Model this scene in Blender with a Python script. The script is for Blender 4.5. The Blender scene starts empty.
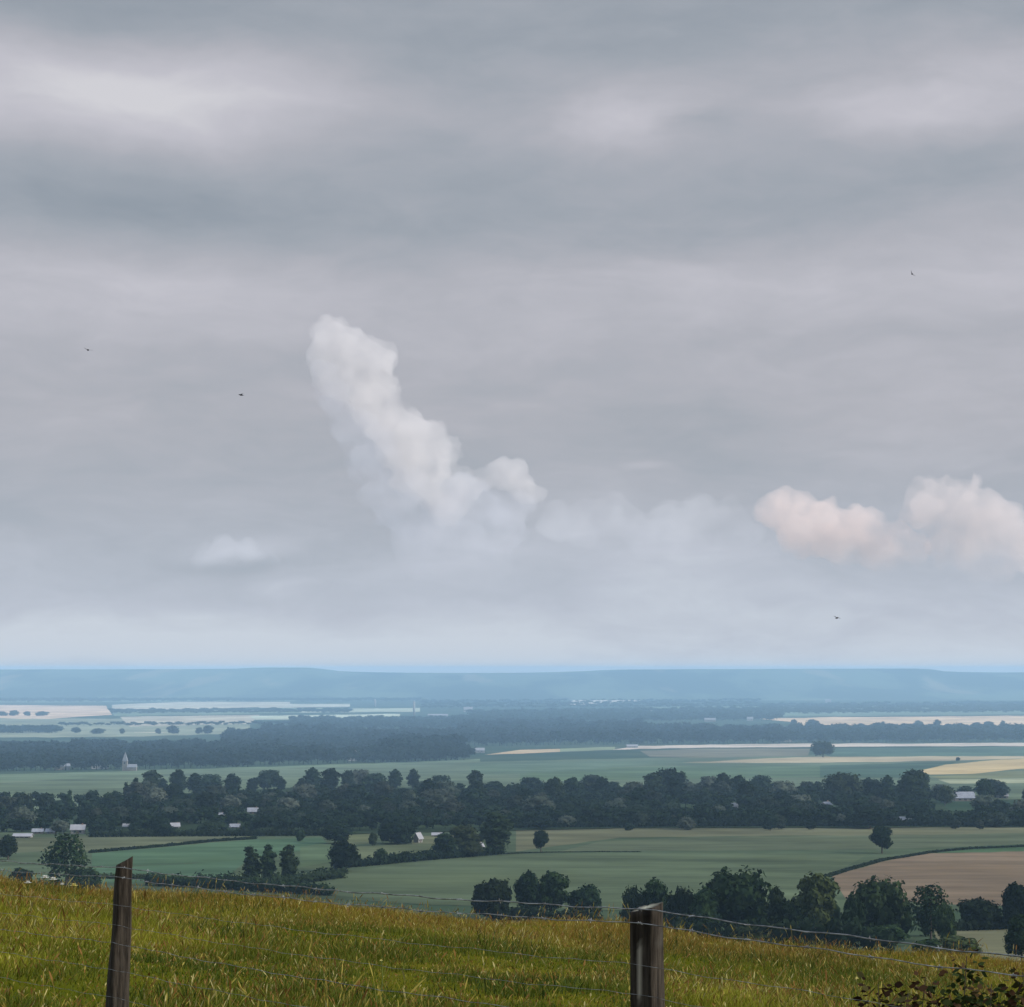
import bpy, bmesh, math, random
import numpy as np
from mathutils import Vector, Matrix, noise as mnoise

random.seed(7)
RNG = np.random.default_rng(11)
S = bpy.context.scene
COL = S.collection
W, H = 1024, 1007
F = 1911.0
EYE = 100.0
PITCH = math.atan((669.0 - H / 2) / F)
CP, SP = math.cos(PITCH), math.sin(PITCH)


# ------------------------------------------------------------------ helpers
def ray(px, py):
    a = (px - W / 2) / F
    b = (H / 2 - py) / F
    return Vector((a, CP - b * SP, SP + b * CP))


def pchip(xs, ys):
    xs = np.array(xs, float); ys = np.array(ys, float)
    h = np.diff(xs); d = np.diff(ys) / h
    m = np.zeros_like(ys); m[0] = d[0]; m[-1] = d[-1]
    for i in range(1, len(xs) - 1):
        if d[i - 1] * d[i] > 0:
            w1 = 2 * h[i] + h[i - 1]; w2 = h[i] + 2 * h[i - 1]
            m[i] = (w1 + w2) / (w1 / d[i - 1] + w2 / d[i])

    def f(x):
        x = np.clip(np.asarray(x, float), xs[0], xs[-1])
        k = np.clip(np.searchsorted(xs, x) - 1, 0, len(xs) - 2)
        t = (x - xs[k]) / h[k]
        return ((2*t**3 - 3*t**2 + 1) * ys[k] + (t**3 - 2*t**2 + t) * h[k] * m[k]
                + (-2*t**3 + 3*t**2) * ys[k + 1] + (t**3 - t**2) * h[k] * m[k + 1])
    return f


MA, MB_ = -1.21, -0.091
prof = pchip([-80, 0, 10, 20, 28, 31, 36, 60, 100, 200, 330, 370, 410, 450, 495, 570, 680, 860, 1080, 1500, 2000, 2700, 3500, 4700, 6400, 9600],
             [MA + MB_ * -80, MA, MA + MB_ * 10, MA + MB_ * 20, MA + MB_ * 28, MA + MB_ * 31 - .03, -5.0, -10, -17.5, -32.2,
              -45.4, -47.9, -49.8, -51.4, -52.9, -54.9, -58, -63.5, -71.2, -87, -105.7, -124, -139, -150, -154, -156])


def sstep(a, b, x):
    t = np.clip((np.asarray(x, float) - a) / (b - a), 0, 1)
    return t * t * (3 - 2 * t)


def terrain(x, y):
    x = np.asarray(x, float); y = np.asarray(y, float)
    z = prof(y)
    fade = 1 - sstep(32, 170, y)
    z = z - 0.088 * 25 * np.tanh(x / 25) * fade
    near = 1 - sstep(30, 80, y)
    z = z + near * (0.05 * np.sin(x * 1.1 + 0.4 * y) + 0.04 * np.sin(y * 0.9 - x * 0.35))
    return EYE + z


def G(px, py):
    """point of the ground seen at this place of the photograph (planning only)"""
    d = ray(px, py)
    ys = np.concatenate([np.arange(200, 1600, 2.0), np.arange(1600, 9600, 10.0)])
    zs = EYE + d.z / d.y * ys
    tz = terrain(d.x / d.y * ys, ys)
    hit = np.nonzero(zs <= tz)[0]
    y = ys[hit[0]] if len(hit) else 9590.0
    return Vector((d.x / d.y * y, y, float(terrain(d.x / d.y * y, y))))


def tag(o, label=None, cat=None, group=None, kind=None):
    if label: o['label'] = label
    if cat: o['category'] = cat
    if group: o['group'] = group
    if kind: o['kind'] = kind
    return o


def empty(name, loc=(0, 0, 0), rz=0.0, sc=(1, 1, 1)):
    o = bpy.data.objects.new(name, None)
    o.empty_display_size = 0.3
    COL.objects.link(o)
    o.location = loc; o.rotation_euler = (0, 0, rz); o.scale = sc
    return o


def link_mesh(name, me, mat=None, parent=None):
    if mat is not None and not me.materials:
        me.materials.append(mat)
    o = bpy.data.objects.new(name, me)
    COL.objects.link(o)
    if parent: o.parent = parent
    return o


class Geo:
    def __init__(self):
        self.v = []; self.f = []

    def add(self, vs, fs):
        n = len(self.v)
        self.v += [tuple(p) for p in vs]
        self.f += [tuple(i + n for i in f) for f in fs]

    def box(self, c, s, M=None):
        vs = []
        for dz in (-.5, .5):
            for dy in (-.5, .5):
                for dx in (-.5, .5):
                    p = Vector((c[0] + dx * s[0], c[1] + dy * s[1], c[2] + dz * s[2]))
                    vs.append(M @ p if M else p)
        self.add(vs, [(0, 2, 3, 1), (4, 5, 7, 6), (0, 1, 5, 4), (2, 6, 7, 3), (0, 4, 6, 2), (1, 3, 7, 5)])

    def tube(self, pts, rads, n=6):
        pts = [Vector(p) for p in pts]
        rings = []
        for i, p in enumerate(pts):
            t = (pts[min(i + 1, len(pts) - 1)] - pts[max(i - 1, 0)]).normalized()
            a = Vector((0, 0, 1)) if abs(t.z) < .9 else Vector((1, 0, 0))
            u = t.cross(a).normalized(); w = t.cross(u)
            r = rads[i] if hasattr(rads, '__len__') else rads
            rings.append([p + (u * math.cos(2 * math.pi * k / n) + w * math.sin(2 * math.pi * k / n)) * r for k in range(n)])
        vs = [q for rg in rings for q in rg]
        fs = []
        for i in range(len(rings) - 1):
            for k in range(n):
                fs.append((i * n + k, i * n + (k + 1) % n, (i + 1) * n + (k + 1) % n, (i + 1) * n + k))
        fs.append(tuple(reversed(range(n)))); fs.append(tuple((len(rings) - 1) * n + k for k in range(n)))
        self.add(vs, fs)

    def mesh(self, name, mat=None, smooth=False):
        me = bpy.data.meshes.new(name)
        me.from_pydata([tuple(p) for p in self.v], [], self.f)
        if mat: me.materials.append(mat)
        if smooth: me.polygons.foreach_set('use_smooth', [True] * len(me.polygons))
        me.update()
        return me

    def build(self, name, mat=None, parent=None, smooth=False):
        return link_mesh(name, self.mesh(name, mat, smooth), None, parent)


# ------------------------------------------------------------------ materials
def new_mat(name):
    m = bpy.data.materials.new(name); m.use_nodes = True
    nt = m.node_tree
    b = nt.nodes['Principled BSDF']
    b.inputs['Specular IOR Level'].default_value = 0.15
    b.inputs['Roughness'].default_value = 0.85
    return m, nt, b


def N(nt, t, **kw):
    n = nt.nodes.new(t)
    for k, v in kw.items():
        if k in n.inputs.keys() if isinstance(k, str) else False:
            n.inputs[k].default_value = v
        else:
            setattr(n, k, v)
    return n


def math_n(nt, op, a, b=None, c=None, clamp=False):
    n = nt.nodes.new('ShaderNodeMath'); n.operation = op; n.use_clamp = clamp
    for i, v in enumerate((a, b, c)):
        if v is None: continue
        if isinstance(v, (int, float)): n.inputs[i].default_value = v
        else: nt.links.new(v, n.inputs[i])
    return n.outputs[0]


def mixc(nt, fac, a, b, blend='MIX'):
    n = nt.nodes.new('ShaderNodeMix'); n.data_type = 'RGBA'; n.blend_type = blend
    for s, v in ((n.inputs[0], fac), (n.inputs[6], a), (n.inputs[7], b)):
        if isinstance(v, (int, float)): s.default_value = v
        elif isinstance(v, tuple): s.default_value = (v[0], v[1], v[2], 1)
        else: nt.links.new(v, s)
    return n.outputs[2]


def noise_n(nt, vec, scale, detail=4, rough=.55, stretch=None):
    if stretch is not None:
        mp = nt.nodes.new('ShaderNodeMapping'); mp.inputs['Scale'].default_value = stretch
        nt.links.new(vec, mp.inputs[0]); vec = mp.outputs[0]
    n = nt.nodes.new('ShaderNodeTexNoise')
    n.inputs['Scale'].default_value = scale; n.inputs['Detail'].default_value = detail
    n.inputs['Roughness'].default_value = rough
    nt.links.new(vec, n.inputs['Vector'])
    return n.outputs['Fac']


def ramp_n(nt, fac, lo, hi, smooth=True):
    n = nt.nodes.new('ShaderNodeMapRange'); n.interpolation_type = 'SMOOTHSTEP' if smooth else 'LINEAR'
    n.inputs[1].default_value = lo; n.inputs[2].default_value = hi
    nt.links.new(fac, n.inputs[0])
    return n.outputs[0]


def plain(name, col, var=.25, scale=3.0, rough=.85):
    m, nt, b = new_mat(name)
    tc = nt.nodes.new('ShaderNodeTexCoord')
    nz = noise_n(nt, tc.outputs['Object'], scale, 5)
    c = mixc(nt, ramp_n(nt, nz, .3, .7), tuple(x * (1 - var) for x in col), tuple(min(1, x * (1 + var)) for x in col))
    nt.links.new(c, b.inputs['Base Color']); b.inputs['Roughness'].default_value = rough
    return m


def leaf_mat(name, dark, light, yellow=(.10, .11, .03), spread=1.0):
    m, nt, b = new_mat(name)
    tc = nt.nodes.new('ShaderNodeTexCoord')
    oi = nt.nodes.new('ShaderNodeObjectInfo')
    nz = noise_n(nt, tc.outputs['Object'], .45, 4, .6)
    c = mixc(nt, ramp_n(nt, nz, .35, .68), dark, light)
    c = mixc(nt, math_n(nt, 'MULTIPLY', ramp_n(nt, oi.outputs['Random'], .35, 1.0), .6 * spread), c, yellow)
    fac = math_n(nt, 'MULTIPLY_ADD', math_n(nt, 'FRACT', math_n(nt, 'MULTIPLY', oi.outputs['Random'], 37.3)), .8 * spread, 1 - .4 * spread)
    hs = nt.nodes.new('ShaderNodeHueSaturation'); nt.links.new(fac, hs.inputs['Value']); nt.links.new(c, hs.inputs['Color'])
    nt.links.new(hs.outputs[0], b.inputs['Base Color']); b.inputs['Specular IOR Level'].default_value = .04
    tr = nt.nodes.new('ShaderNodeBsdfTranslucent'); nt.links.new(hs.outputs[0], tr.inputs[0])
    mx = nt.nodes.new('ShaderNodeMixShader'); mx.inputs[0].default_value = .2
    nt.links.new(b.outputs[0], mx.inputs[1]); nt.links.new(tr.outputs[0], mx.inputs[2])
    nt.links.new(mx.outputs[0], nt.nodes['Material Output'].inputs[0])
    return m


M_LEAF = leaf_mat('leaf_green', (.008, .019, .007), (.028, .048, .016), (.05, .058, .02))
M_LEAF_D = leaf_mat('leaf_dark', (.005, .012, .006), (.016, .030, .012), (.022, .032, .012))
M_LEAF_W = leaf_mat('leaf_wood', (.005, .013, .008), (.024, .040, .022), (.100, .112, .085), 1.15)
M_LEAF_F = leaf_mat('leaf_far', (.005, .011, .007), (.016, .028, .014), (.024, .036, .02))
M_BARK = plain('bark', (.07, .055, .04), .35, 6)
M_BUSH = leaf_mat('leaf_bush', (.014, .024, .007), (.045, .058, .013), (.06, .045, .016))
M_BROWNLEAF = leaf_mat('leaf_brown', (.030, .016, .009), (.075, .042, .018), (.07, .055, .02))
M_WIRE = plain('wire_steel', (.22, .225, .22), .6, 25, .55); M_WIRE.node_tree.nodes['Principled BSDF'].inputs['Metallic'].default_value = .4


def field_mat(name, col, row_dir=1.4, row_scale=.036, var=.22, streak=.05, patch=(.5, .5, .5)):
    m, nt, b = new_mat(name)
    geo = nt.nodes.new('ShaderNodeNewGeometry')
    pos = geo.outputs['Position']
    big = noise_n(nt, pos, .006, 5, .6)
    fine = noise_n(nt, pos, .05, 6, .7, (.35, 1, 1))
    mp = nt.nodes.new('ShaderNodeMapping'); mp.inputs['Rotation'].default_value = (0, 0, row_dir)
    nt.links.new(pos, mp.inputs[0])
    wv = nt.nodes.new('ShaderNodeTexWave'); wv.inputs['Scale'].default_value = row_scale * .3
    wv.inputs['Distortion'].default_value = 1.2; wv.inputs['Detail'].default_value = 2
    nt.links.new(mp.outputs[0], wv.inputs['Vector'])
    v = math_n(nt, 'MULTIPLY_ADD', ramp_n(nt, big, .3, .7), var * 1.6, 1 - var * .8)
    v = math_n(nt, 'MULTIPLY', v, math_n(nt, 'MULTIPLY_ADD', ramp_n(nt, fine, .3, .7), .5, .75))
    v = math_n(nt, 'MULTIPLY', v, math_n(nt, 'MULTIPLY_ADD', ramp_n(nt, wv.outputs['Fac'], .0, .5), streak, 1 - streak))
    hs = nt.nodes.new('ShaderNodeHueSaturation'); hs.inputs['Color'].default_value = (*col, 1)
    nt.links.new(v, hs.inputs['Value'])
    c = mixc(nt, math_n(nt, 'MULTIPLY', ramp_n(nt, noise_n(nt, pos, .013, 4), .5, .75), .25), hs.outputs[0],
             (col[0] * 1.25, col[1] * 1.1, col[2] * .8))
    nt.links.new(c, b.inputs['Base Color']); b.inputs['Roughness'].default_value = .95; b.inputs['Specular IOR Level'].default_value = 0
    return m


# ------------------------------------------------------------------ sky
SUN_EL = math.radians(28); SUN_AZ = math.radians(104)   # azimuth clockwise from +Y (right, a little behind)


def build_world():
    w = bpy.data.worlds.new('World'); S.world = w; w.use_nodes = True
    nt = w.node_tree; nt.nodes.clear()
    out = nt.nodes.new('ShaderNodeOutputWorld'); bg = nt.nodes.new('ShaderNodeBackground')
    bg.inputs['Strength'].default_value = 0.1
    nt.links.new(bg.outputs[0], out.inputs[0])
    sky = nt.nodes.new('ShaderNodeTexSky'); sky.sky_type = 'NISHITA'; sky.sun_disc = False
    sky.sun_elevation = SUN_EL; sky.sun_rotation = SUN_AZ
    tc = nt.nodes.new('ShaderNodeTexCoord')
    nrm = nt.nodes.new('ShaderNodeVectorMath'); nrm.operation = 'NORMALIZE'
    nt.links.new(tc.outputs['Generated'], nrm.inputs[0])
    sx = nt.nodes.new('ShaderNodeSeparateXYZ'); nt.links.new(nrm.outputs[0], sx.inputs[0])
    az = math_n(nt, 'ARCTAN2', sx.outputs[0], sx.outputs[1])
    el = math_n(nt, 'ARCSINE', sx.outputs[2])
    cb = nt.nodes.new('ShaderNodeCombineXYZ'); nt.links.new(az, cb.inputs[0]); nt.links.new(el, cb.inputs[1])
    base = cb.outputs[0]
    # wind-drawn warp of the cloud sheet
    nz = nt.nodes.new('ShaderNodeTexNoise'); nz.inputs['Scale'].default_value = 9; nz.inputs['Detail'].default_value = 4
    nz.inputs['Roughness'].default_value = .5
    mp = nt.nodes.new('ShaderNodeMapping'); mp.inputs['Scale'].default_value = (1, 2.2, 1)
    nt.links.new(base, mp.inputs[0]); nt.links.new(mp.outputs[0], nz.inputs['Vector'])
    wv = nt.nodes.new('ShaderNodeVectorMath'); wv.operation = 'SUBTRACT'; wv.inputs[1].default_value = (.5, .5, .5)
    nt.links.new(nz.outputs['Color'], wv.inputs[0])
    ws = nt.nodes.new('ShaderNodeVectorMath'); ws.operation = 'MULTIPLY_ADD'
    ws.inputs[1].default_value = (.09, .035, 0)
    nt.links.new(wv.outputs[0], ws.inputs[0]); nt.links.new(base, ws.inputs[2])
    P = ws.outputs[0]

    def ang(px, py):
        d = ray(px, py).normalized()
        return math.atan2(d.x, d.y), math.asin(d.z)

    def blob(px, py, rx, ry, amp):
        a, e = ang(px, py)
        k = F * 1.0
        n = nt.nodes.new('ShaderNodeVectorMath'); n.operation = 'MULTIPLY_ADD'
        n.inputs[1].default_value = (k / rx, k / ry, 0); n.inputs[2].default_value = (-a * k / rx, -e * k / ry, 0)
        nt.links.new(P, n.inputs[0])
        l = nt.nodes.new('ShaderNodeVectorMath'); l.operation = 'LENGTH'; nt.links.new(n.outputs[0], l.inputs[0])
        r = nt.nodes.new('ShaderNodeMapRange'); r.interpolation_type = 'SMOOTHSTEP'
        r.inputs[1].default_value = 0; r.inputs[2].default_value = 1
        r.inputs[3].default_value = amp; r.inputs[4].default_value = 0
        nt.links.new(l.outputs['Value'], r.inputs[0])
        return r.outputs[0]

    # lightness against height above the horizon (rows of the photograph)
    cr = nt.nodes.new('ShaderNodeValToRGB'); cr.color_ramp.interpolation = 'B_SPLINE'
    rows = [(671, 1.0), (655, .95), (630, .88), (595, .73), (545, .60), (480, .50), (420, .52), (350, .56), (290, .66), (250, .52),
            (205, .34), (160, .42), (110, .52), (60, .42), (10, .24), (-60, .40)]
    emax = ang(512, -120)[1]
    els = cr.color_ramp.elements
    while len(els) < len(rows) and len(els) < 30: els.new(.5)
    for e_, (r, v) in zip(els, rows):
        e_.position = max(0, min(1, ang(512, r)[1] / emax)); e_.color = (v, v, v, 1)
    nt.links.new(math_n(nt, 'DIVIDE', math_n(nt, 'ADD', el, math_n(nt, 'MULTIPLY_ADD', nz.outputs['Fac'], .03, -.015)), emax), cr.inputs[0])
    tot = math_n(nt, 'MULTIPLY', cr.outputs[0], 1.0)
    for b in [(70, 84, 430, 98, .40), (230, 110, 260, 70, .16), (640, 128, 170, 48, .26), (905, 112, 170, 44, .36), (730, 130, 70, 26, -.14),
              (1010, 70, 200, 70, .20), (130, 208, 460, 56, -.26), (430, 165, 260, 80, -.10), (640, 225, 340, 50, -.10), (870, 185, 260, 50, -.06),
              (430, 250, 420, 40, -.10), (100, 290, 380, 80, .12), (620, 290, 300, 60, .06), (960, 240, 240, 90, .14), (100, 15, 420, 60, -.16), (560, 35, 320, 60, -.10),
              (220, 400, 320, 50, -.04), (700, 430, 280, 60, -.08), (160, 480, 380, 60, -.05), (900, 410, 260, 70, .06),
              (235, 556, 75, 16, .20), (292, 590, 50, 12, .14), (120, 640, 320, 44, .12), (470, 636, 140, 46, .14), (330, 655, 500, 28, .08), (700, 590, 160, 36, .14),
              (600, 520, 110, 60, .13), (680, 560, 130, 40, .15), (640, 464, 45, 9, .16), (660, 540, 240, 60, .06), (860, 590, 200, 40, .06), (235, 568, 90, 12, -.10),
              (440, 570, 120, 40, .10), (520, 550, 70, 24, .10)]:
        tot = math_n(nt, 'ADD', tot, blob(*b))
    d1 = noise_n(nt, P, 7, 6, .55, (1, 4.0, 1))
    d2 = noise_n(nt, P, 26, 5, .6, (1, 3.0, 1))
    tot = math_n(nt, 'ADD', tot, math_n(nt, 'MULTIPLY_ADD', d1, .50, -.25))
    tot = math_n(nt, 'ADD', tot, math_n(nt, 'MULTIPLY_ADD', d2, .26, -.13))
    # sheet colour: shaded blue grey to bright lilac white
    cc = nt.nodes.new('ShaderNodeValToRGB')
    def lin(c): return tuple((x / 255 / 12.92 if x / 255 <= .04045 else ((x / 255 + .055) / 1.055) ** 2.4) for x in c)
    pts = [(0, (137, 147, 158)), (.3, (157, 163, 172)), (.55, (174, 175, 183)), (.8, (191, 190, 198)), (1.0, (207, 206, 211))]
    els = cc.color_ramp.elements
    while len(els) < len(pts): els.new(.5)
    for e_, (p, c) in zip(els, pts):
        e_.position = p; e_.color = (*lin(c), 1)
    nt.links.new(tot, cc.inputs[0])
    # cooler, bluer air towards the horizon
    low = ramp_n(nt, el, ang(512, 430)[1], ang(512, 600)[1])
    mr = low.node; mr.inputs[1].default_value = ang(512, 400)[1]; mr.inputs[2].default_value = ang(512, 610)[1]
    col = mixc(nt, low, cc.outputs[0], mixc(nt, 1.0, cc.outputs[0], (.93, 1.02, 1.08), 'MULTIPLY'))
    # overcast: unseen zenith brightened to add light on haze and ground
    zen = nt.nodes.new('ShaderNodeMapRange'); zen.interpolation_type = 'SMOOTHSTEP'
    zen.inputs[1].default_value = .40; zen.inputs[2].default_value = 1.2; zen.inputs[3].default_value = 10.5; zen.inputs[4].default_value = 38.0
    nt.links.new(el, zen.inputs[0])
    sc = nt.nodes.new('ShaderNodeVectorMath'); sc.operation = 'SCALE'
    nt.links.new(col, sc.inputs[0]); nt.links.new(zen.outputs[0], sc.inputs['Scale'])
    # blue tint added to the unseen zenith, to turn the haze light bluer
    hi = nt.nodes.new('ShaderNodeMapRange'); hi.interpolation_type = 'SMOOTHSTEP'
    hi.inputs[1].default_value = .42; hi.inputs[2].default_value = 1.1; hi.inputs[3].default_value = .95; hi.inputs[4].default_value = .80
    nt.links.new(el, hi.inputs[0])
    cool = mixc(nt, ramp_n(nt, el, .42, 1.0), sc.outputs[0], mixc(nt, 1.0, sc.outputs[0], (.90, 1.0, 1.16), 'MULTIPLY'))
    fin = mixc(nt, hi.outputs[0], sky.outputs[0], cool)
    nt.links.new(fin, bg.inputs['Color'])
    w.cycles.sampling_method = 'MANUAL'; w.cycles.sample_map_resolution = 512
    # sun, veiled
    L = bpy.data.lights.new('sun', 'SUN'); L.energy = SUN_E; L.angle = math.radians(10); L.color = (1, .95, .89)
    o = bpy.data.objects.new('sun', L); COL.objects.link(o)
    d = Vector((math.sin(SUN_AZ) * math.cos(SUN_EL), math.cos(SUN_AZ) * math.cos(SUN_EL), math.sin(SUN_EL)))
    o.rotation_euler = d.to_track_quat('Z', 'Y').to_euler(); o.location = (40, -40, 160)


SUN_E = 4.5
build_world()

# ------------------------------------------------------------------ camera
cam = bpy.data.cameras.new('camera'); camo = bpy.data.objects.new('camera', cam); COL.objects.link(camo)
cam.sensor_width = 36; cam.lens = 36 * F / W; cam.clip_start = .1; cam.clip_end = 90000
camo.location = (0, 0, EYE); camo.rotation_euler = (math.pi / 2 + PITCH, 0, 0)
S.camera = camo


# ------------------------------------------------------------------ ground
def sheet(name, xs_of_y, ys, zf, mat):
    V = []; Fc = []
    nx = 0
    for j, y in enumerate(ys):
        xs = xs_of_y(y); nx = len(xs)
        z = zf(xs, np.full_like(xs, y))
        V += list(zip(xs, np.full_like(xs, y), z))
    for j in range(len(ys) - 1):
        for i in range(nx - 1):
            a = j * nx + i
            Fc.append((a, a + 1, a + nx + 1, a + nx))
    me = bpy.data.meshes.new(name); me.from_pydata(V, [], Fc); me.materials.append(mat)
    me.polygons.foreach_set('use_smooth', [True] * len(me.polygons)); me.update()
    o = bpy.data.objects.new(name, me); COL.objects.link(o)
    tag(o, kind='structure')
    return o


def ground_mat():
    m, nt, b = new_mat('ground_grass')
    geo = nt.nodes.new('ShaderNodeNewGeometry'); pos = geo.outputs['Position']
    n1 = noise_n(nt, pos, .004, 6, .6); n2 = noise_n(nt, pos, .35, 5, .6)
    far = mixc(nt, ramp_n(nt, n1, .35, .65), (.026, .048, .026), (.050, .070, .040))
    sx = nt.nodes.new('ShaderNodeSeparateXYZ'); nt.links.new(pos, sx.inputs[0])
    near = mixc(nt, ramp_n(nt, n2, .3, .7), (.055, .062, .004), (.085, .080, .007))
    c = mixc(nt, ramp_n(nt, sx.outputs[1], 60, 200), near, far)
    nt.links.new(c, b.inputs['Base Color']); b.inputs['Roughness'].default_value = .95; b.inputs['Specular IOR Level'].default_value = 0
    return m


u = np.linspace(-1, 1, 141); u = np.sign(u) * np.abs(u) ** 1.7
ys = np.unique(np.concatenate([np.linspace(-80, 0, 12), np.arange(0, 40, .8), np.arange(40, 200, 6.0), np.arange(200, 1500, 15.0),
                               np.arange(1500, 4000, 40.0), np.arange(4000, 9601, 200.0)]))
sheet('ground', lambda y: u * (70 + .75 * max(0, y) * (1 if y > 0 else 0)), ys, terrain, ground_mat())

ridge_prof = pchip([9580, 9900, 10500, 11100, 11700, 12200, 12600, 13000], [0, .07, .32, .68, .94, 1.0, .97, .86])
RP = [(-140, 668.6), (0, 668.4), (120, 668.2), (235, 667.6), (262, 666.4), (310, 666.6), (345, 670.2), (420, 671.6), (512, 671.8), (580, 670.2),
      (620, 668.6), (760, 668.0), (900, 667.6), (925, 667.9), (945, 670.6), (1000, 671.6), (1060, 671.2), (1180, 670)]
ridge_top = pchip([(p - 512) / F * 12200 for p, r in RP], [(669 - 1.0 - r) / F * 12200 for p, r in RP])


def ridge_z(x, y):
    xx = x * 12200 / np.maximum(y, 1)
    top = 156.0 + ridge_top(xx)
    bump = np.array([mnoise.fractal(Vector((float(a) * .0005, float(b_) * .0005, 3.1)), 1.0, 2.0, 5) for a, b_ in zip(x, y)])
    r = ridge_prof(y)
    return EYE - 156.03 + r * top + bump * 20 * np.sin(np.clip(r, 0, 1) * math.pi) + 1.5 * bump * r


def ridge_mat():
    m, nt, b = new_mat('hill_woodland')
    geo = nt.nodes.new('ShaderNodeNewGeometry'); pos = geo.outputs['Position']
    a = noise_n(nt, pos, .0016, 6, .6, (1, .35, 1)); f = noise_n(nt, pos, .012, 6, .65, (1, .3, 1))
    c = mixc(nt, ramp_n(nt, a, .46, .56), (.025, .045, .022), (.11, .15, .08))
    c = mixc(nt, math_n(nt, 'MULTIPLY', ramp_n(nt, noise_n(nt, pos, .003, 3, .5, (1, .2, 1)), .60, .68), .6), c, (.34, .28, .17))
    c = mixc(nt, math_n(nt, 'MULTIPLY', f, .7), c, (.02, .04, .02))
    nt.links.new(c, b.inputs['Base Color'])
    return m


ur = np.linspace(-1, 1, 181)
sheet('hills', lambda y: ur * (70 + .75 * 9600) * (1 + (y - 9580) / 9580 * .5), np.linspace(9580, 13000, 60), ridge_z, ridge_mat())

# ------------------------------------------------------------------ fields: sheets laid on the valley floor
FN = [0]


def field(poly, col, off=None, row_dir=1.4, row_scale=.036, var=.34, streak=.12, wig=.6):
    pts = []
    n = len(poly)
    for i in range(n):
        a = poly[i]; b_ = poly[(i + 1) % n]
        seg = max(1, int(abs(b_[0] - a[0]) / 14))
        for k in range(seg):
            t = k / seg
            px = a[0] + (b_[0] - a[0]) * t; py = a[1] + (b_[1] - a[1]) * t
            py += wig * mnoise.noise(Vector((px * .05, py * .4, FN[0]))) if 0 < k else 0
            pts.append(G(px, py))
    FN[0] += 1
    d = sum(p.y for p in pts) / n if False else max(p.y for p in pts)
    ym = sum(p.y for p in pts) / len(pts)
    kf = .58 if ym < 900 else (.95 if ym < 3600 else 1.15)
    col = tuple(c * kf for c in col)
    if off is None: off = .05 + .00004 * d
    off += FN[0] * .006
    bm = bmesh.new()
    vs = [bm.verts.new((p.x, p.y, 0)) for p in pts]
    f = bm.faces.new(vs)
    bmesh.ops.triangulate(bm, faces=[f])
    y0 = min(p.y for p in pts); y1 = max(p.y for p in pts)
    for y in np.concatenate([np.arange(200, 1500, 15.0), np.arange(1500, 4000, 40.0), np.arange(4000, 9600, 200.0)]):
        if y0 < y < y1:
            bmesh.ops.bisect_plane(bm, geom=bm.verts[:] + bm.edges[:] + bm.faces[:], plane_co=(0, y, 0), plane_no=(0, 1, 0))
    for v in bm.verts:
        v.co.z = float(terrain(v.co.x, v.co.y)) + off
    bmesh.ops.recalc_face_normals(bm, faces=bm.faces)
    me = bpy.data.meshes.new('field'); bm.to_mesh(me); bm.free()
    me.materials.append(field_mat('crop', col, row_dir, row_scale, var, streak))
    o = bpy.data.objects.new('field', me); COL.objects.link(o); tag(o, kind='structure')
    return o


GR = (.085, .135, .072)      # growing crop
# near valley
field([(-40, 832), (330, 834), (520, 829), (1064, 827), (1064, 910), (800, 915), (420, 905), (200, 892), (-40, 900)], (.105, .140, .078), row_dir=1.40)
field([(516, 829), (760, 828), (1064, 827), (1064, 836), (800, 836), (620, 838), (516, 852)], (.185, .185, .105), row_dir=1.45)
field([(690, 838), (860, 836), (1064, 833), (1064, 843), (880, 850), (700, 851), (560, 852), (600, 842)], (.140, .165, .095), row_dir=1.45)
field([(300, 892), (345, 872), (440, 860), (520, 855), (700, 853), (868, 855), (826, 878), (840, 905), (640, 912), (420, 905)], (.125, .160, .088), row_dir=1.70)
field([(832, 877), (880, 863), (925, 854), (1064, 851), (1064, 908), (960, 906), (846, 900)], (.25, .185, .12), row_dir=1.25, streak=.05, var=.25)
field([(925, 853), (960, 848), (1064, 843), (1064, 850), (990, 853)], (.085, .145, .070), row_dir=1.25)
field([(928, 930), (1000, 925), (1064, 922), (1064, 962), (960, 962)], (.22, .215, .12), streak=.08)
field([(-40, 838), (60, 838), (92, 836), (252, 836), (250, 839), (92, 853), (40, 852), (-40, 856)], (.15, .165, .095), row_dir=1.20)
field([(92, 854), (255, 840), (320, 838), (330, 846), (238, 862), (92, 868)], (.098, .165, .092), row_dir=1.10)
field([(92, 869), (232, 862), (250, 858), (220, 884), (92, 884)], (.10, .172, .10), row_dir=1.10)
field([(342, 835), (375, 834), (375, 844), (342, 846)], (.18, .20, .10))
field([(345, 848), (440, 843), (436, 858), (360, 866)], (.155, .180, .095), row_dir=1.30)
field([(410, 837), (480, 835), (478, 843), (412, 845)], (.19, .20, .11))
field([(300, 848), (330, 843), (335, 862), (300, 868)], (.12, .17, .09))
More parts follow.
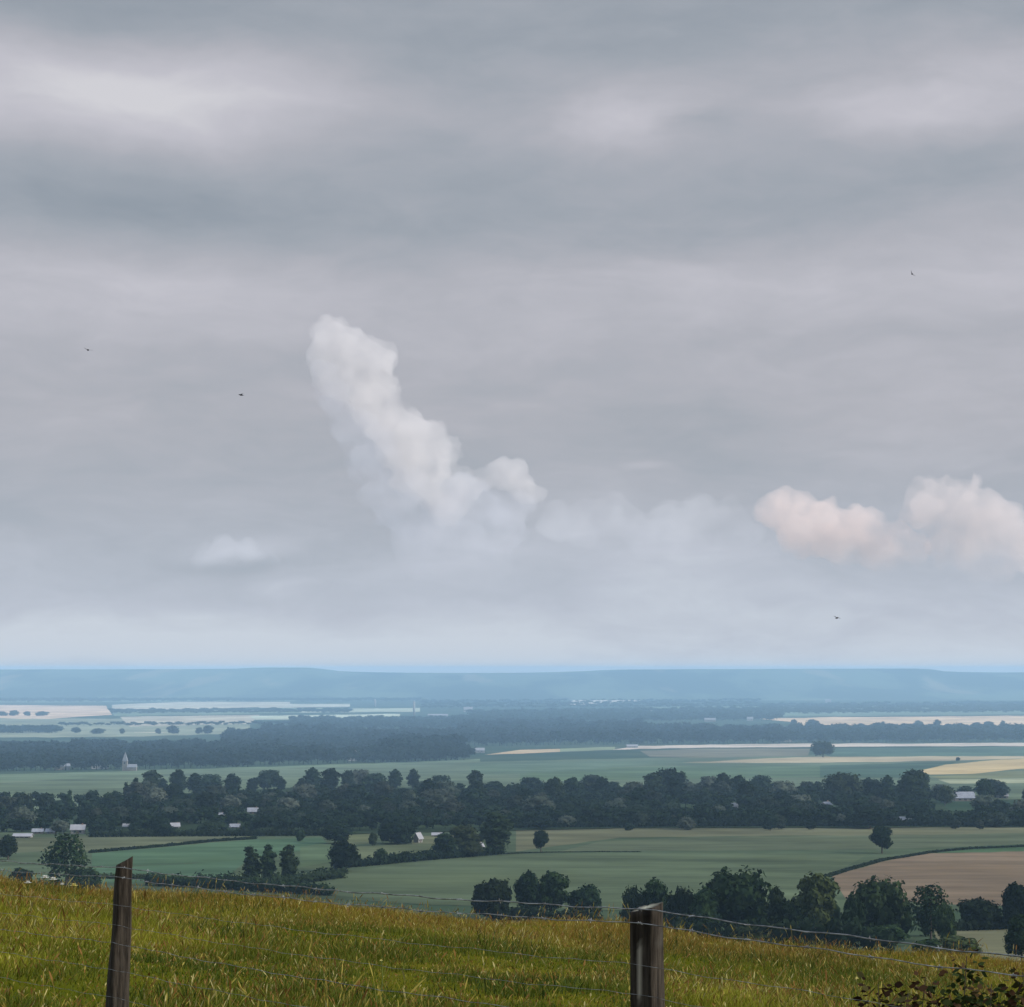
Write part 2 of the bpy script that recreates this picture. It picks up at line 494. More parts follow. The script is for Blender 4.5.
# behind the long wood
field([(-40, 786), (120, 776), (300, 768), (480, 762), (700, 757), (1064, 750), (1064, 800), (520, 800), (120, 810), (-40, 812)], (.105, .135, .082), row_dir=1.45)
field([(-40, 776), (100, 772), (300, 766), (420, 762), (480, 759), (480, 764), (260, 771), (100, 778), (-40, 784)], (.12, .16, .095))
field([(-40, 781), (110, 778), (200, 778), (120, 786), (-40, 790)], (.13, .155, .10))
field([(-40, 789), (100, 786), (170, 787), (60, 791), (-40, 793)], (.33, .34, .22))
field([(470, 763), (640, 759), (700, 762), (560, 772), (470, 776)], (.095, .135, .082))
field([(520, 770), (700, 762), (900, 766), (900, 776), (640, 780), (520, 781)], (.085, .125, .066))
field([(567, 779), (660, 777), (770, 776), (768, 781), (690, 783), (567, 784)], (.28, .30, .14))
field([(485, 755), (520, 750), (565, 749), (620, 748), (560, 752), (520, 754)], (.42, .31, .18))
field([(560, 749), (615, 747), (615, 750), (560, 752)], (.20, .23, .13))
field([(612, 750), (640, 746), (780, 744), (1064, 743), (1064, 746), (830, 747), (700, 748)], (.50, .42, .33))
field([(640, 751), (700, 749), (810, 749), (808, 756), (700, 758), (650, 757)], (.16, .15, .10))
field([(812, 749), (1064, 747), (1064, 756), (830, 757)], (.07, .115, .075))
field([(682, 763), (740, 760), (812, 757), (860, 757), (1064, 756), (1064, 758), (900, 762), (812, 763), (740, 763)], (.38, .31, .19))
field([(820, 766), (920, 763), (960, 762), (930, 770), (900, 778), (820, 778)], (.055, .09, .055))
field([(920, 771), (945, 765), (1000, 760), (1064, 757), (1064, 766), (1010, 770), (975, 774), (930, 775)], (.44, .33, .16), var=.15)
field([(930, 777), (1064, 768), (1064, 778), (940, 779)], (.15, .16, .08))
field([(938, 780), (1064, 778), (1064, 783), (950, 784)], (.27, .28, .17))
# far plain
field([(-40, 705), (106, 706), (112, 715), (50, 719), (-40, 718)], (.52, .37, .24))
field([(-40, 718.5), (110, 719), (250, 718), (250, 733), (140, 737), (-40, 738)], (.185, .195, .125))
field([(112, 705), (180, 702), (290, 702), (290, 706), (180, 710), (112, 709)], (.40, .36, .26))
field([(112, 712), (300, 708), (350, 708), (350, 712), (200, 715), (114, 716)], (.13, .17, .10))
field([(120, 717), (260, 715), (250, 724), (130, 727)], (.38, .33, .23))
field([(250, 704), (350, 704), (350, 707), (260, 708)], (.42, .40, .30))
field([(130, 731), (250, 729), (250, 733), (140, 735)], (.40, .37, .26))
field([(250, 716), (400, 714), (400, 719), (255, 720)], (.38, .40, .28))
field([(300, 709), (420, 708), (420, 712), (300, 713)], (.30, .32, .22))
field([(340, 717), (400, 716), (398, 721), (340, 722)], (.42, .42, .30))
field([(570, 699), (640, 698), (640, 701), (600, 704), (570, 705)], (.50, .45, .36))
field([(570, 713), (600, 712), (600, 716), (570, 717)], (.50, .48, .38))
field([(640, 711), (680, 710), (680, 713), (640, 714)], (.42, .42, .34))
field([(760, 719), (820, 717.5), (1064, 715.5), (1064, 725), (900, 727), (800, 727), (790, 722)], (.50, .36, .22))
field([(725, 730), (750, 729), (746, 733), (728, 733)], (.40, .40, .28))
field([(760, 729), (800, 727), (796, 732), (760, 732)], (.28, .32, .20))
field([(760, 717), (640, 707), (1064, 704), (1064, 714)], (.12, .16, .10))
field([(-40, 698), (300, 697), (300, 701), (-40, 703)], (.12, .16, .10))


# ------------------------------------------------------------------ trees
def crown_geo(lobes, nleaf, lsize, seed, core=True, core_sub=2, flat=.55):
    """leaf-sized clumps through a crown made of lobes (cx,cy,cz,rx,ry,rz)"""
    rg = np.random.default_rng(seed)
    g = Geo()
    wts = np.array([l[3] * l[4] + l[3] * l[5] for l in lobes]); wts = wts / wts.sum()
    for l, w_ in zip(lobes, wts):
        c = np.array(l[:3]); r = np.array(l[3:6])
        n = int(nleaf * w_)
        d = rg.normal(size=(n, 3)); d /= np.linalg.norm(d, axis=1)[:, None]
        rad = .66 + .46 * rg.random(n) ** .8
        lump = np.array([mnoise.noise(Vector((x * 2.3 + seed, y * 2.3 + l[0], z * 2.3))) for x, y, z in d])
        rad = rad * (1 + .42 * lump)
        p = c + d * r * rad[:, None]
        nr = d / r * r.mean() + rg.normal(size=(n, 3)) * flat + np.array([0, 0, .25])
        nr /= np.linalg.norm(nr, axis=1)[:, None]
        for q, nn in zip(p, nr):
            nv = Vector(nn); t = nv.orthogonal().normalized(); b_ = nv.cross(t)
            a = rg.random() * 6.283; s = lsize * (.55 + .9 * rg.random())
            u_ = (t * math.cos(a) + b_ * math.sin(a)) * s; v_ = (b_ * math.cos(a) - t * math.sin(a)) * s * (.5 + .4 * rg.random())
            Q = Vector(q)
            g.add([Q - u_, Q - v_ * .9 + u_ * .2, Q + u_, Q + v_ - u_ * .15], [(0, 1, 2, 3)])
        if core:
            bm = bmesh.new(); bmesh.ops.create_icosphere(bm, subdivisions=core_sub, radius=1)
            vs = []
            for v in bm.verts:
                k = .72 * (1 + .3 * mnoise.noise(v.co * 2.3 + Vector((seed, l[0], 0))))
                vs.append((c[0] + v.co.x * r[0] * k, c[1] + v.co.y * r[1] * k, c[2] + v.co.z * r[2] * k))
            g.add(vs, [tuple(v.index for v in f.verts) for f in bm.faces]); bm.free()
    return g


def trunk_geo(h, r, lobes, seed, nlimb=5):
    rg = random.Random(seed); g = Geo()
    top = h
    pts = [(0, 0, -.6), (0, 0, .0), (.1 * r, 0, h * .3), (rg.uniform(-.3, .3), rg.uniform(-.3, .3), h * .65), (rg.uniform(-.5, .5), rg.uniform(-.5, .5), top)]
    g.tube(pts, [r * 1.5, r * 1.25, r, r * .75, r * .25], 7)
    for k in range(nlimb):
        l = lobes[k % len(lobes)]
        s = Vector((0, 0, h * (.38 + .08 * k))); e = Vector((l[0] * .9, l[1] * .9, l[2]))
        mid = s.lerp(e, .5) + Vector((0, 0, -.05 * h))
        g.tube([s, mid, e], [r * .5, r * .32, r * .1], 5)
    return g


PROTO = {}


def lobes_round(seed, Hh=15, Wd=12, base=2.5, n=9, top_heavy=.0):
    rg = random.Random(seed); L = []
    hz = Hh - base
    L.append((0, 0, base + hz * .5, Wd * .33, Wd * .33, hz * .42))
    for k in range(n):
        a = k * 2.4 + rg.uniform(-.4, .4); t = (k + .5) / n
        z = base + hz * (.18 + .66 * t)
        rr = Wd * .30 * math.sin(math.pi * (.22 + .62 * t)) + top_heavy * t
        s = Wd * rg.uniform(.12, .27)
        L.append((math.cos(a) * rr, math.sin(a) * rr, z, s, s, s * rg.uniform(.75, 1.0)))
    L.append((rg.uniform(-1, 1), rg.uniform(-1, 1), Hh - Wd * .17, Wd * .2, Wd * .2, Wd * .17))
    return L


def proto(key, lobes, h, r, nleaf, ls, mat, seed, core=True, flat=.55, nlimb=5):
    cm = crown_geo(lobes, nleaf, ls, seed, core, 2, flat).mesh('crown', mat, True)
    tm = trunk_geo(h, r, lobes, seed, nlimb).mesh('trunk', M_BARK, True)
    zs = [v.co.z for v in cm.vertices]; xs = [v.co.x for v in cm.vertices]
    PROTO[key] = (cm, tm, max(zs), max(xs) - min(xs))


proto('round', lobes_round(1, 15, 12, 2.3), 10, .35, 2600, .62, M_LEAF, 1)
proto('round2', lobes_round(2, 15, 13, 1.6, 11), 10, .38, 2600, .64, M_LEAF_D, 2)
proto('broad', lobes_round(3, 13, 16, 2.5, 12), 8, .42, 3000, .66, M_LEAF, 3)
proto('tall', lobes_round(4, 18, 9, 1.5, 11), 13, .32, 2600, .58, M_LEAF_D, 4)
proto('upright', lobes_round(5, 16, 6.5, .8, 9), 12, .25, 2000, .5, M_LEAF, 5)
proto('bushy', lobes_round(6, 9, 12, .1, 11), 5, .25, 2600, .56, M_LEAF_D, 6)
proto('bush_light', lobes_round(7, 8, 9, .1, 8), 5, .2, 2000, .5, M_LEAF, 7)
proto('lone', lobes_round(8, 15, 12.5, 3.2, 10, .6), 9.5, .42, 2800, .58, M_LEAF_D, 8)
proto('airy', lobes_round(9, 17, 13, 1.5, 12), 13, .3, 1700, .5, M_LEAF, 9, core=False, nlimb=9)
proto('wood_a', lobes_round(21, 15, 12, .6, 9), 9, .3, 1500, .72, M_LEAF_W, 21)
proto('wood_b', lobes_round(22, 14, 14, .4, 10), 9, .3, 1600, .74, M_LEAF_W, 22)
proto('wood_c', lobes_round(23, 17, 11, .6, 9), 11, .3, 1500, .7, M_LEAF_D, 23)
proto('wood_d', lobes_round(24, 12, 13, .2, 9), 8, .3, 1500, .74, M_LEAF_W, 24)

NT = [0]


def plant_tree(key, p, sxy, sz, name, label, cat='tree', group=None, rz=None):
    cm, tm, hz, wx = PROTO[key]
    r = empty(name, p, random.uniform(0, 6.28) if rz is None else rz, (sxy, sxy, sz))
    tag(r, label, cat, group)
    link_mesh('trunk', tm, None, r); link_mesh('crown', cm, None, r)
    NT[0] += 1
    return r


def tree_px(key, px, base, wpx, top, label, name='broadleaf_tree', cat='tree', group=None, sink=0):
    p = G(px, base)
    k = p.y / F / CP * (1.0)
    cm, tm, hz, wx = PROTO[key]
    d = ray(px, top)
    ztop = EYE + d.z / d.y * p.y
    sz = (ztop - p.z) / hz; sxy = wpx * p.y / F / wx
    return plant_tree(key, (p.x, p.y, p.z - sink), sxy, sz, name, label, cat, group)


T = tree_px
# near the left edge and the fields on the left
T('round2', 8, 860, 26, 834, 'dark round tree at the far left edge of the picture, beyond the meadow')
T('airy', 66, 892, 46, 831, 'tall ragged tree with gaps in its crown, rising left of the leaning fence post')
T('bush_light', 88, 888, 30, 868, 'low green bush at the right foot of the ragged tree by the leaning post', 'bush', 'bush')
T('bush_light', 22, 886, 26, 867, 'small green bush left of the ragged tree, just above the meadow edge', 'bush', 'bush')
# three upright trees in the hedge
G3 = 'upright trees in the hedge below the left fields'
T('upright', 251, 884, 20, 845, 'slim upright tree, leftmost of three in the hedge below the bright green field', group=G3)
T('upright', 268, 884, 18, 843, 'slim upright tree, middle one of three in the hedge below the bright green field', group=G3)
T('tall', 288, 884, 23, 844, 'fuller egg-shaped tree, rightmost of three in the hedge below the bright green field', group=G3)
T('round2', 345, 872, 36, 839, 'dark dense round tree where the long hedge meets the big green field')
T('round2', 335, 844, 36, 821, 'dark round tree at the wood front, above the dark tree by the hedge end')
T('bush_light', 300, 842, 11, 829, 'small rounded bush standing alone in the field in front of the wood', 'bush', 'bush')
T('bushy', 395, 844, 44, 818, 'broad dark block of tree with flat top, between two pale fields')
T('bush_light', 373, 846, 10, 832, 'small pale bush at the left foot of the broad dark flat-topped tree', 'bush', 'bush')
T('tall', 497, 855, 42, 811, 'tallest dark tree at the right end of the hedge, black green and dense')
T('round', 466, 852, 34, 824, 'lighter loose tree leaning against the left of the tallest dark tree')
T('round', 444, 857, 26, 832, 'grey green round tree in the hedge, left of the loose tree beside the tallest one')
T('bush_light', 470, 857, 30, 840, 'dark low bush in the hedge under the loose tree', 'bush', 'bush')
T('bush_light', 381, 865, 16, 848, 'round hedge bush standing up from the long hedge, right of the dark round tree', 'bush', 'bush')
T('bush_light', 408, 862, 18, 851, 'low hedge bush midway along the long hedge', 'bush', 'bush')
T('bush_light', 425, 860, 16, 850, 'low hedge bush just left of the grey green hedge tree', 'bush', 'bush')
T('lone', 541, 853, 19, 829, 'small round tree on a clear trunk, right of the tallest dark tree')
T('lone', 882, 854, 25, 825, 'lone dark tree on a bare trunk above the brown field')
# trees beyond the meadow edge, middle
T('bushy', 490, 920, 46, 876, 'broad dark bushy tree beyond the meadow, left one of the clump in the middle')
T('round2', 527, 918, 34, 869, 'taller dark tree in the middle clump beyond the meadow, left of its twin-topped neighbour')
T('round', 551, 918, 36, 870, 'dark tree with flat crown in the middle clump, right of the taller one')
T('bushy', 584, 920, 40, 883, 'low dome-shaped dark tree at the right end of the middle clump')
# row on the right
T('round', 655, 935, 34, 877, 'rounded dark tree directly behind the right fence post')
T('bushy', 632, 935, 26, 884, 'small dark bush left of the rounded tree behind the right fence post', 'bush', 'bush')
T('bushy', 684, 938, 36, 884, 'low dark tree just right of the one behind the right fence post')
T('broad', 735, 938, 76, 865, 'biggest broad dark tree in the row beyond the meadow')
T('round', 706, 940, 34, 886, 'grey green tree in front of the left side of the biggest broad tree')
T('round2', 777, 940, 28, 884, 'small dark tree in the gap right of the biggest broad tree')
T('round', 816, 942, 48, 871, 'tall round-headed tree below the left tip of the brown field')
T('bushy', 790, 944, 34, 897, 'dark bushy tree filling the row left of the tall round-headed tree')
T('broad', 879, 940, 62, 874, 'wide flat-topped tree in front of the brown field')
T('bush_light', 854, 944, 26, 893, 'smaller tree pressed against the left of the wide flat-topped tree')
T('airy', 931, 942, 42, 882, 'leaning open tree in front of the brown field, right of the flat-topped tree')
T('bush_light', 946, 944, 24, 903, 'low bush at the right foot of the leaning open tree', 'bush', 'bush')
T('bushy', 981, 930, 48, 897, 'low dome-shaped dark tree above the pale corner field')
T('round2', 1018, 930, 38, 881, 'dark tree at the right edge of the picture, above the pale corner field')
T('round', 1022, 962, 34, 914, 'green tree at the right edge, in front of the pale corner field')
T('bush_light', 882, 946, 52, 925, 'flat grey green bush below the wide flat-topped tree', 'bush', 'bush')
T('bush_light', 926, 958, 36, 938, 'low green bush under the leaning open tree, near the wire', 'bush', 'bush')
T('bush_light', 962, 960, 50, 936, 'spreading low bush in the pale corner field', 'bush', 'bush')
T('bush_light', 830, 950, 46, 930, 'low grey green bush under the tall round-headed tree', 'bush', 'bush')
T('bush_light', 760, 946, 60, 922, 'low bush under the biggest broad tree, close to the meadow edge', 'bush', 'bush')
# far single trees
GF = 'single trees on the far plain'
T('broad', 823, 757.5, 26, 740, 'dark rounded clump of tree alone between the pale strips beyond the long wood')
T('round', 836, 736, 8, 728, 'small tree just above the lone rounded clump', group=GF)
for px, b_, w_, t_, l_ in [(76, 733, 12, 727, 'small rounded tree above the far left wood, leftmost of the three on its skyline'),
                           (98, 734, 15, 728, 'low wide tree above the far left wood, right of the small rounded one'),
                           (122, 734, 6, 728, 'tiny pale tree on the far field above the left wood'),
                           (158, 734, 7, 728, 'tiny tree left of a rounder one on the far striped field'),
                           (173, 734, 13, 725, 'taller tuft-shaped tree on the far striped field'),
                           (199, 734, 9, 727, 'thin pale tree left of the rounded one beside the far pale strip'),
                           (208, 734, 12, 725, 'rounded tree beside the far pale strip above the blue wood'),
                           (2, 716, 12, 711, 'small tree at the left edge of the far peach field'),
                           (14, 716, 12, 710, 'round tree in the far peach field, second from the left edge'),
                           (27, 716, 8, 711, 'tiny tree in the middle of the far peach field'),
                           (42, 716, 14, 711, 'flat wide tree at the right of the far peach field'),
                           (794, 727, 8, 719, 'small tree at the left tip of the far peach strip'),
                           (812, 727, 14, 719, 'brownish round tree on the left part of the far peach strip'),
                           (861, 728, 9, 723, 'low tree at the wood edge below the far peach strip'),
                           (883, 728, 5, 721, 'thin small tree on the far peach strip'),
                           (903, 728, 5, 723, 'tiny tree just left of the squarish one on the far peach strip'),
                           (918, 728, 10, 720, 'squarish tree on the far peach strip'),
                           (937, 728, 8, 719, 'tall tree on the far peach strip above the pale house'),
                           (977, 728, 12, 722, 'flat tree at the left of the double clump on the far peach strip'),
                           (989, 728, 14, 721, 'wider tree at the right of the double clump on the far peach strip'),
                           (1003, 728, 6, 720, 'narrow tree near the right end of the far peach strip'),
                           (958, 761, 5, 757, 'tiny dark tree on the edge of the golden field')]:
    T('wood_a', px, b_, w_, t_, l_, group=GF)

# far-off woods that read as one mass
def far_crowns():
    res = []
    for s in range(5):
        rg = random.Random(50 + s); L = []
        for k in range(5):
            a = k * 1.3; rr = 3.4 if k else 0
            q = rg.uniform(2.8, 3.8)
            L.append((math.cos(a) * rr, math.sin(a) * rr, rg.uniform(4.5, 9.5) if k else 8.2, q, q, q * .95))
        g = crown_geo(L, 150, 1.25, 60 + s, True, 1)
        g.tube([(0, 0, -.5), (0, 0, 6)], [.35, .2], 5)
        res.append(g)
    return res


FC = far_crowns()


def far_wood(name, label, bands, mat=None):
    """bands: lists of (px0, px1, row_front, row_back, step_px, rows)"""
    V = []; Fc = []; n = 0
    for (x0, x1, bf0, bf1, bb0, bb1, step, rows, sc) in bands:
        for r in range(rows):
            t = r / max(1, rows - 1)
            x = x0 + random.uniform(0, step)
            while x < x1:
                q = (x - x0) / (x1 - x0)
                b_ = (bf0 + (bf1 - bf0) * q) * (1 - t) + (bb0 + (bb1 - bb0) * q) * t + random.uniform(-.5, .5)
                if mat is not None and glade(x, b_, 10):
                    x += step * .5; continue
                p = G(x, b_)
                g = random.choice(FC); s = sc * random.uniform(.7, 1.25) * p.y * (b_ - 669) / 191100; a = random.uniform(0, 6.28)
                A = np.array(g.v); ca, sa = math.cos(a), math.sin(a)
                B = np.stack([(A[:, 0] * ca - A[:, 1] * sa) * s * (2.3 if sc < .8 and mat is None else 1.25) + p.x, (A[:, 0] * sa + A[:, 1] * ca) * s * 1.25 + p.y, A[:, 2] * s + p.z], 1)
                V.append(B); Fc += [tuple(i + n for i in f) for f in g.f]; n += len(A)
                x += step * random.uniform(.6, 1.4)
    me = bpy.data.meshes.new(name); me.from_pydata(np.concatenate(V).tolist(), [], Fc); me.materials.append(mat or M_LEAF_F)
    me.polygons.foreach_set('use_smooth', [True] * len(me.polygons)); me.update()
    o = bpy.data.objects.new(name, me); COL.objects.link(o)
    tag(o, label, 'wood', kind='stuff')
    return o



# glades round the houses of the wood: (px, half width, row)
GLADES = [(126, 3, 828), (175, 5, 829), (195, 16, 829), (235, 6, 829), (253, 8, 815), (220, 5, 818), (735, 4, 809), (826, 9, 808), (905, 6, 822),
          (963, 12, 801), (1002, 7, 799), (1010, 5, 813), (955, 14, 812), (690, 8, 812), (78, 8, 834), (23, 10, 838), (38, 6, 834), (51, 6, 834)]


def glade(px, b_, ext):
    return any(abs(px - g[0]) < g[1] + 4 and g[2] - 2 < b_ < g[2] + ext for g in GLADES)


# the long wood across the valley: every tree a thing
for (r0, n, keys, lab) in [(0, 44, ('wood_b', 'wood_d', 'wood_a'), 'tree in the front row of the long dark wood, at the field edge'),
                           (1, 44, ('wood_a', 'wood_b', 'wood_d'), 'rounded tree packed inside the front half of the long dark wood'),
                           (2, 46, ('wood_a', 'wood_b', 'wood_c'), 'rounded tree packed in the middle of the long dark wood'),
                           (3, 46, ('wood_c', 'wood_a', 'wood_b'), 'tree packed in the back half of the long dark wood'),
                           (4, 66, ('wood_c', 'wood_c', 'wood_b'), 'tree on the back edge of the long dark wood, against the pale fields')]:
    base = [828, 820, 812, 804, 797][r0]
    for i in range(n):
        px = -16 + (i + random.uniform(.1, .9)) * (1040 + 16) / n
        tilt = (1 - sstep(100, 480, px)) * 7
        b_ = base + float(tilt) * (1 - r0 * .15) + random.uniform(-3, 3) - (6 if (r0 == 4 and 150 < px < 420) else 0)
        if px > 940 and r0 >= 2 and random.random() < .45: continue
        if px < 130 and r0 >= 3: continue
        if px < 95 and (r0 == 0 or random.random() < .3): continue
        if glade(px, b_, 17): continue
        if r0 == 4 and px > 940: b_ += 4
        p = G(px, b_)
        key = random.choice(keys)
        s = random.uniform(.62, 1.2) * (.62 if r0 == 0 else 1.0) * p.y * (b_ - 669) / 191100
        plant_tree(key, p, s * random.uniform(1.15, 1.6), s, 'woodland_tree', lab, 'tree', 'trees of the long dark wood')
field([(100, 836), (330, 836), (520, 829.5), (1060, 827.5), (1060, 815), (950, 812), (930, 797), (620, 789), (300, 788), (150, 796), (100, 812)], (.030, .045, .022))
far_wood('woodland_undergrowth', 'dense dark undergrowth and low crowns filling the long wood across the valley', [
    (96, 330, 833, 832, 806, 798, 9, 9, .72), (330, 520, 832, 828, 797, 797, 9, 9, .72), (520, 930, 826.5, 826, 797, 797, 9, 9, .74), (930, 1050, 826, 826, 817, 817, 10, 4, .66), (-30, 96, 832, 832, 806, 804, 13, 5, .7)], M_LEAF_D)
# trees standing above the wood's skyline
T('tall', 135, 806, 11, 777, 'spiky upright tree rising at the left end of the long wood')
T('upright', 126, 806, 7, 781, 'thin upright tree left of the spiky one, at the left end of the wood')
T('upright', 69, 812, 8, 789, 'thin dark pointed tree above the roofs at the left')
T('round', 108, 814, 18, 792, 'round tree rising left of the long wood, right of the thin pointed tree')
T('bushy', 668, 797, 40, 767, 'wide umbrella-shaped tree standing above the skyline of the long wood')
T('round2', 602, 800, 22, 776, 'dark round tree on the skyline of the long wood, left of the pale lime strip')
T('round2', 554, 806, 28, 776, 'square dark tree mass on the skyline of the long wood')
T('round2', 735, 799, 20, 776, 'round tree on the wood skyline, right of the umbrella-shaped tree')
T('broad', 842, 802, 44, 771, 'broad crown on the wood skyline below the far lone clump')
T('round2', 914, 804, 36, 768, 'highest dark crown of the wood skyline, left of the golden field')
T('round', 985, 806, 18, 778, 'tree rising at the right end of the long wood below the pale strip')
T('round', 945, 806, 16, 785, 'small tree behind the barn roof at the right end of the long wood')
T('round2', 640, 826, 60, 806, 'very broad dark mound of tree at the front of the long wood, middle')
T('round2', 870, 829, 44, 806, 'broad dark mound of tree at the wood front behind the lone tree')
T('round2', 158, 835, 26, 814, 'dark round tree at the wood front above the bright green field')
T('bushy', 212, 835, 34, 820, 'low dark mound of tree at the wood front, right of the pale strip')
# trees among the roofs at the left
GV = 'trees among the roofs at the left edge'
for px, b_, w_, t_, l_ in [(6, 818, 22, 795, 'grey green tree among the roofs, first from the left edge'),
                           (24, 818, 22, 793, 'bluish round tree among the roofs, second from the left edge'),
                           (46, 816, 20, 792, 'pale loose tree among the roofs, left of the thin pointed tree'),
                           (88, 820, 26, 800, 'round tree among the roofs, right of the thin pointed tree'),
                           (22, 832, 24, 819, 'dark low tree behind the long white shed'),
                           (42, 830, 18, 820, 'dark low tree right of the long white shed'),
                           (60, 834, 20, 820, 'dark tree left of the tall grey roof'),
                           (100, 834, 26, 818, 'dark low tree right of the tall grey roof'),
                           (120, 826, 24, 806, 'round tree between the tall grey roof and the long wood'),
                           (60, 812, 24, 800, 'low pale tree behind the roofs, under the thin pointed tree'),
                           (84, 828, 20, 808, 'tree directly behind the tall grey roof')]:
    T('wood_a' if px % 4 else 'wood_b', px, b_, w_, t_, l_, group=GV)


far_wood('distant_wood', 'blue hazy wood filling the left of the plain behind the church', [
    (-30, 250, 772, 767, 750, 750, 5, 8, 1.0), (225, 460, 766, 760, 736, 738, 5, 9, 1.1), (262, 330, 738, 738, 733, 733, 5, 3, 1.25)])
far_wood('distant_wood', 'darker dome-shaped wood at the right end of the left blue wood', [
    (366, 470, 763, 760, 757, 755, 5, 3, 1.0), (385, 455, 760, 758, 752, 750, 5, 3, 1.5)])
far_wood('distant_wood', 'long blue wood in the middle of the plain above the peach strip', [
    (462, 640, 746, 744, 727, 727, 5, 8, 1.15), (640, 780, 744, 743, 731, 733, 5, 6, 1.05)])
far_wood('distant_wood', 'flat blue wood at the right, between the two pale strips', [
    (770, 1050, 743, 741, 732, 732, 4, 6, .95)])
far_wood('distant_wood', 'thin blurred band of trees on the far plain at the left', [
    (-30, 60, 733, 733, 731, 731, 3, 3, .7), (110, 350, 713.5, 712.5, 711.5, 711, 3, 2, .55), (290, 480, 731, 729, 721, 720, 4, 6, .85), (60, 420, 726, 724, 725, 723, 5, 1, .5)])
far_wood('distant_wood', 'thin blurred band of trees at the foot of the far hills', [
    (470, 780, 723, 720, 714, 710, 4, 7, .75), (760, 1050, 714, 712, 706, 704, 4, 6, .7), (-30, 420, 702, 701, 699, 698, 4, 3, .7), (420, 760, 708, 707, 702, 701, 5, 4, .65)])


# hedges
def hedge(poly, hgt, label, wid=3.0, key_mat=None, dens=1.0):
    hgt *= .57; wid *= .57
    rg = random.Random(len(poly) * 7 + int(poly[0][0]))
    pts = [G(*q) for q in poly]
    L = []
    for a, b_ in zip(pts, pts[1:]):
        n = max(2, int((b_ - a).length / (hgt * .55) * dens))
        for k in range(n):
            p = a.lerp(b_, k / n); p.z = float(terrain(p.x, p.y))
            s = hgt * rg.uniform(.42, .62)
            L.append((p.x, p.y, p.z + s * .8, wid * .5, wid * .5 * rg.uniform(.8, 1.3), s))
    o0 = pts[0]
    L = [(l[0] - o0.x, l[1] - o0.y, l[2] - o0.z, *l[3:]) for l in L]
    g = crown_geo(L, min(9000, 70 * len(L)), .24 + hgt * .05, 5, True, 1)
    o = g.build('hedge', key_mat or M_LEAF_D, None, True); o.location = o0
    tag(o, label, 'hedge')
    return o


hedge([(90, 853.5), (170, 846.5), (215, 842), (256, 839.5)], 1.6, 'thin dark hedge line slanting between the two fields at the left', 2.2)
hedge([(338, 869), (372, 866), (420, 861), (470, 857), (505, 854.5)], 5, 'long dark hedge running up to the tallest dark tree', 5)
hedge([(505, 854.5), (545, 853), (600, 852.5), (640, 852.5)], .4, 'thin low hedge crossing the green field past the small round tree', 2.0)
hedge([(820, 880), (850, 870), (884, 860.5), (905, 857.5), (930, 853.5), (970, 849.5), (1040, 846.5)], 1.3, 'dark hedge curving along the top of the brown field below the lone tree', 3)
hedge([(200, 886), (250, 888), (300, 884), (345, 878)], 5.5, 'thick dark hedge under the three upright trees', 6)
hedge([(150, 886), (200, 888), (260, 892), (335, 896)], 5.0, 'low dark scrub along the far edge of the meadow at the left', 6, M_LEAF)
hedge([(505, 829), (640, 828), (780, 827.5), (900, 827), (1045, 827)], 6, 'straight dark hedge along the bottom of the long wood at the right', 6)
hedge([(92, 837.5), (170, 837), (250, 836.5), (330, 836)], 5, 'dark hedge along the bottom of the long wood at the left', 5)
hedge([(95, 879), (150, 880), (200, 884)], 2.5, 'low hedge right of the leaning post, below the bright green field', 4, M_LEAF)
hedge([(-20, 888), (40, 889), (100, 891)], 4, 'low dark hedge below the ragged tree at the left', 5, M_LEAF)
hedge([(640, 942), (700, 944), (780, 948), (850, 952), (905, 954)], 9, 'dark scrubby hedge under the row of trees on the right, along the meadow edge', 6)
hedge([(636, 930), (700, 934), (780, 936), (860, 938), (950, 936)], 12, 'taller dark scrub joining the trunks of the right row of trees', 7)
hedge([(500, 921), (560, 922), (600, 924)], 5, 'dark hedge under the middle clump of trees', 6)
hedge([(940, 932), (980, 931), (1030, 929)], 3.5, 'straight hedge along the top of the pale corner field', 4)

# ------------------------------------------------------------------ buildings
M_WALLW = plain('wall_white', (.25, .245, .235), .12, .8)
M_WALLC = plain('wall_cream', (.19, .175, .15), .15, .8)
M_ROOFG = plain('roof_slate', (.20, .21, .23), .2, 1.2)
M_ROOFR = plain('roof_tile', (.24, .15, .11), .25, 1.2)
M_ROOFW = plain('roof_white', (.25, .25, .26), .1, .6, .5)
M_GLASS = plain('window_glass', (.04, .05, .06), .2, 2, .15)
M_DOOR = plain('door_paint', (.12, .10, .08), .2, 2)


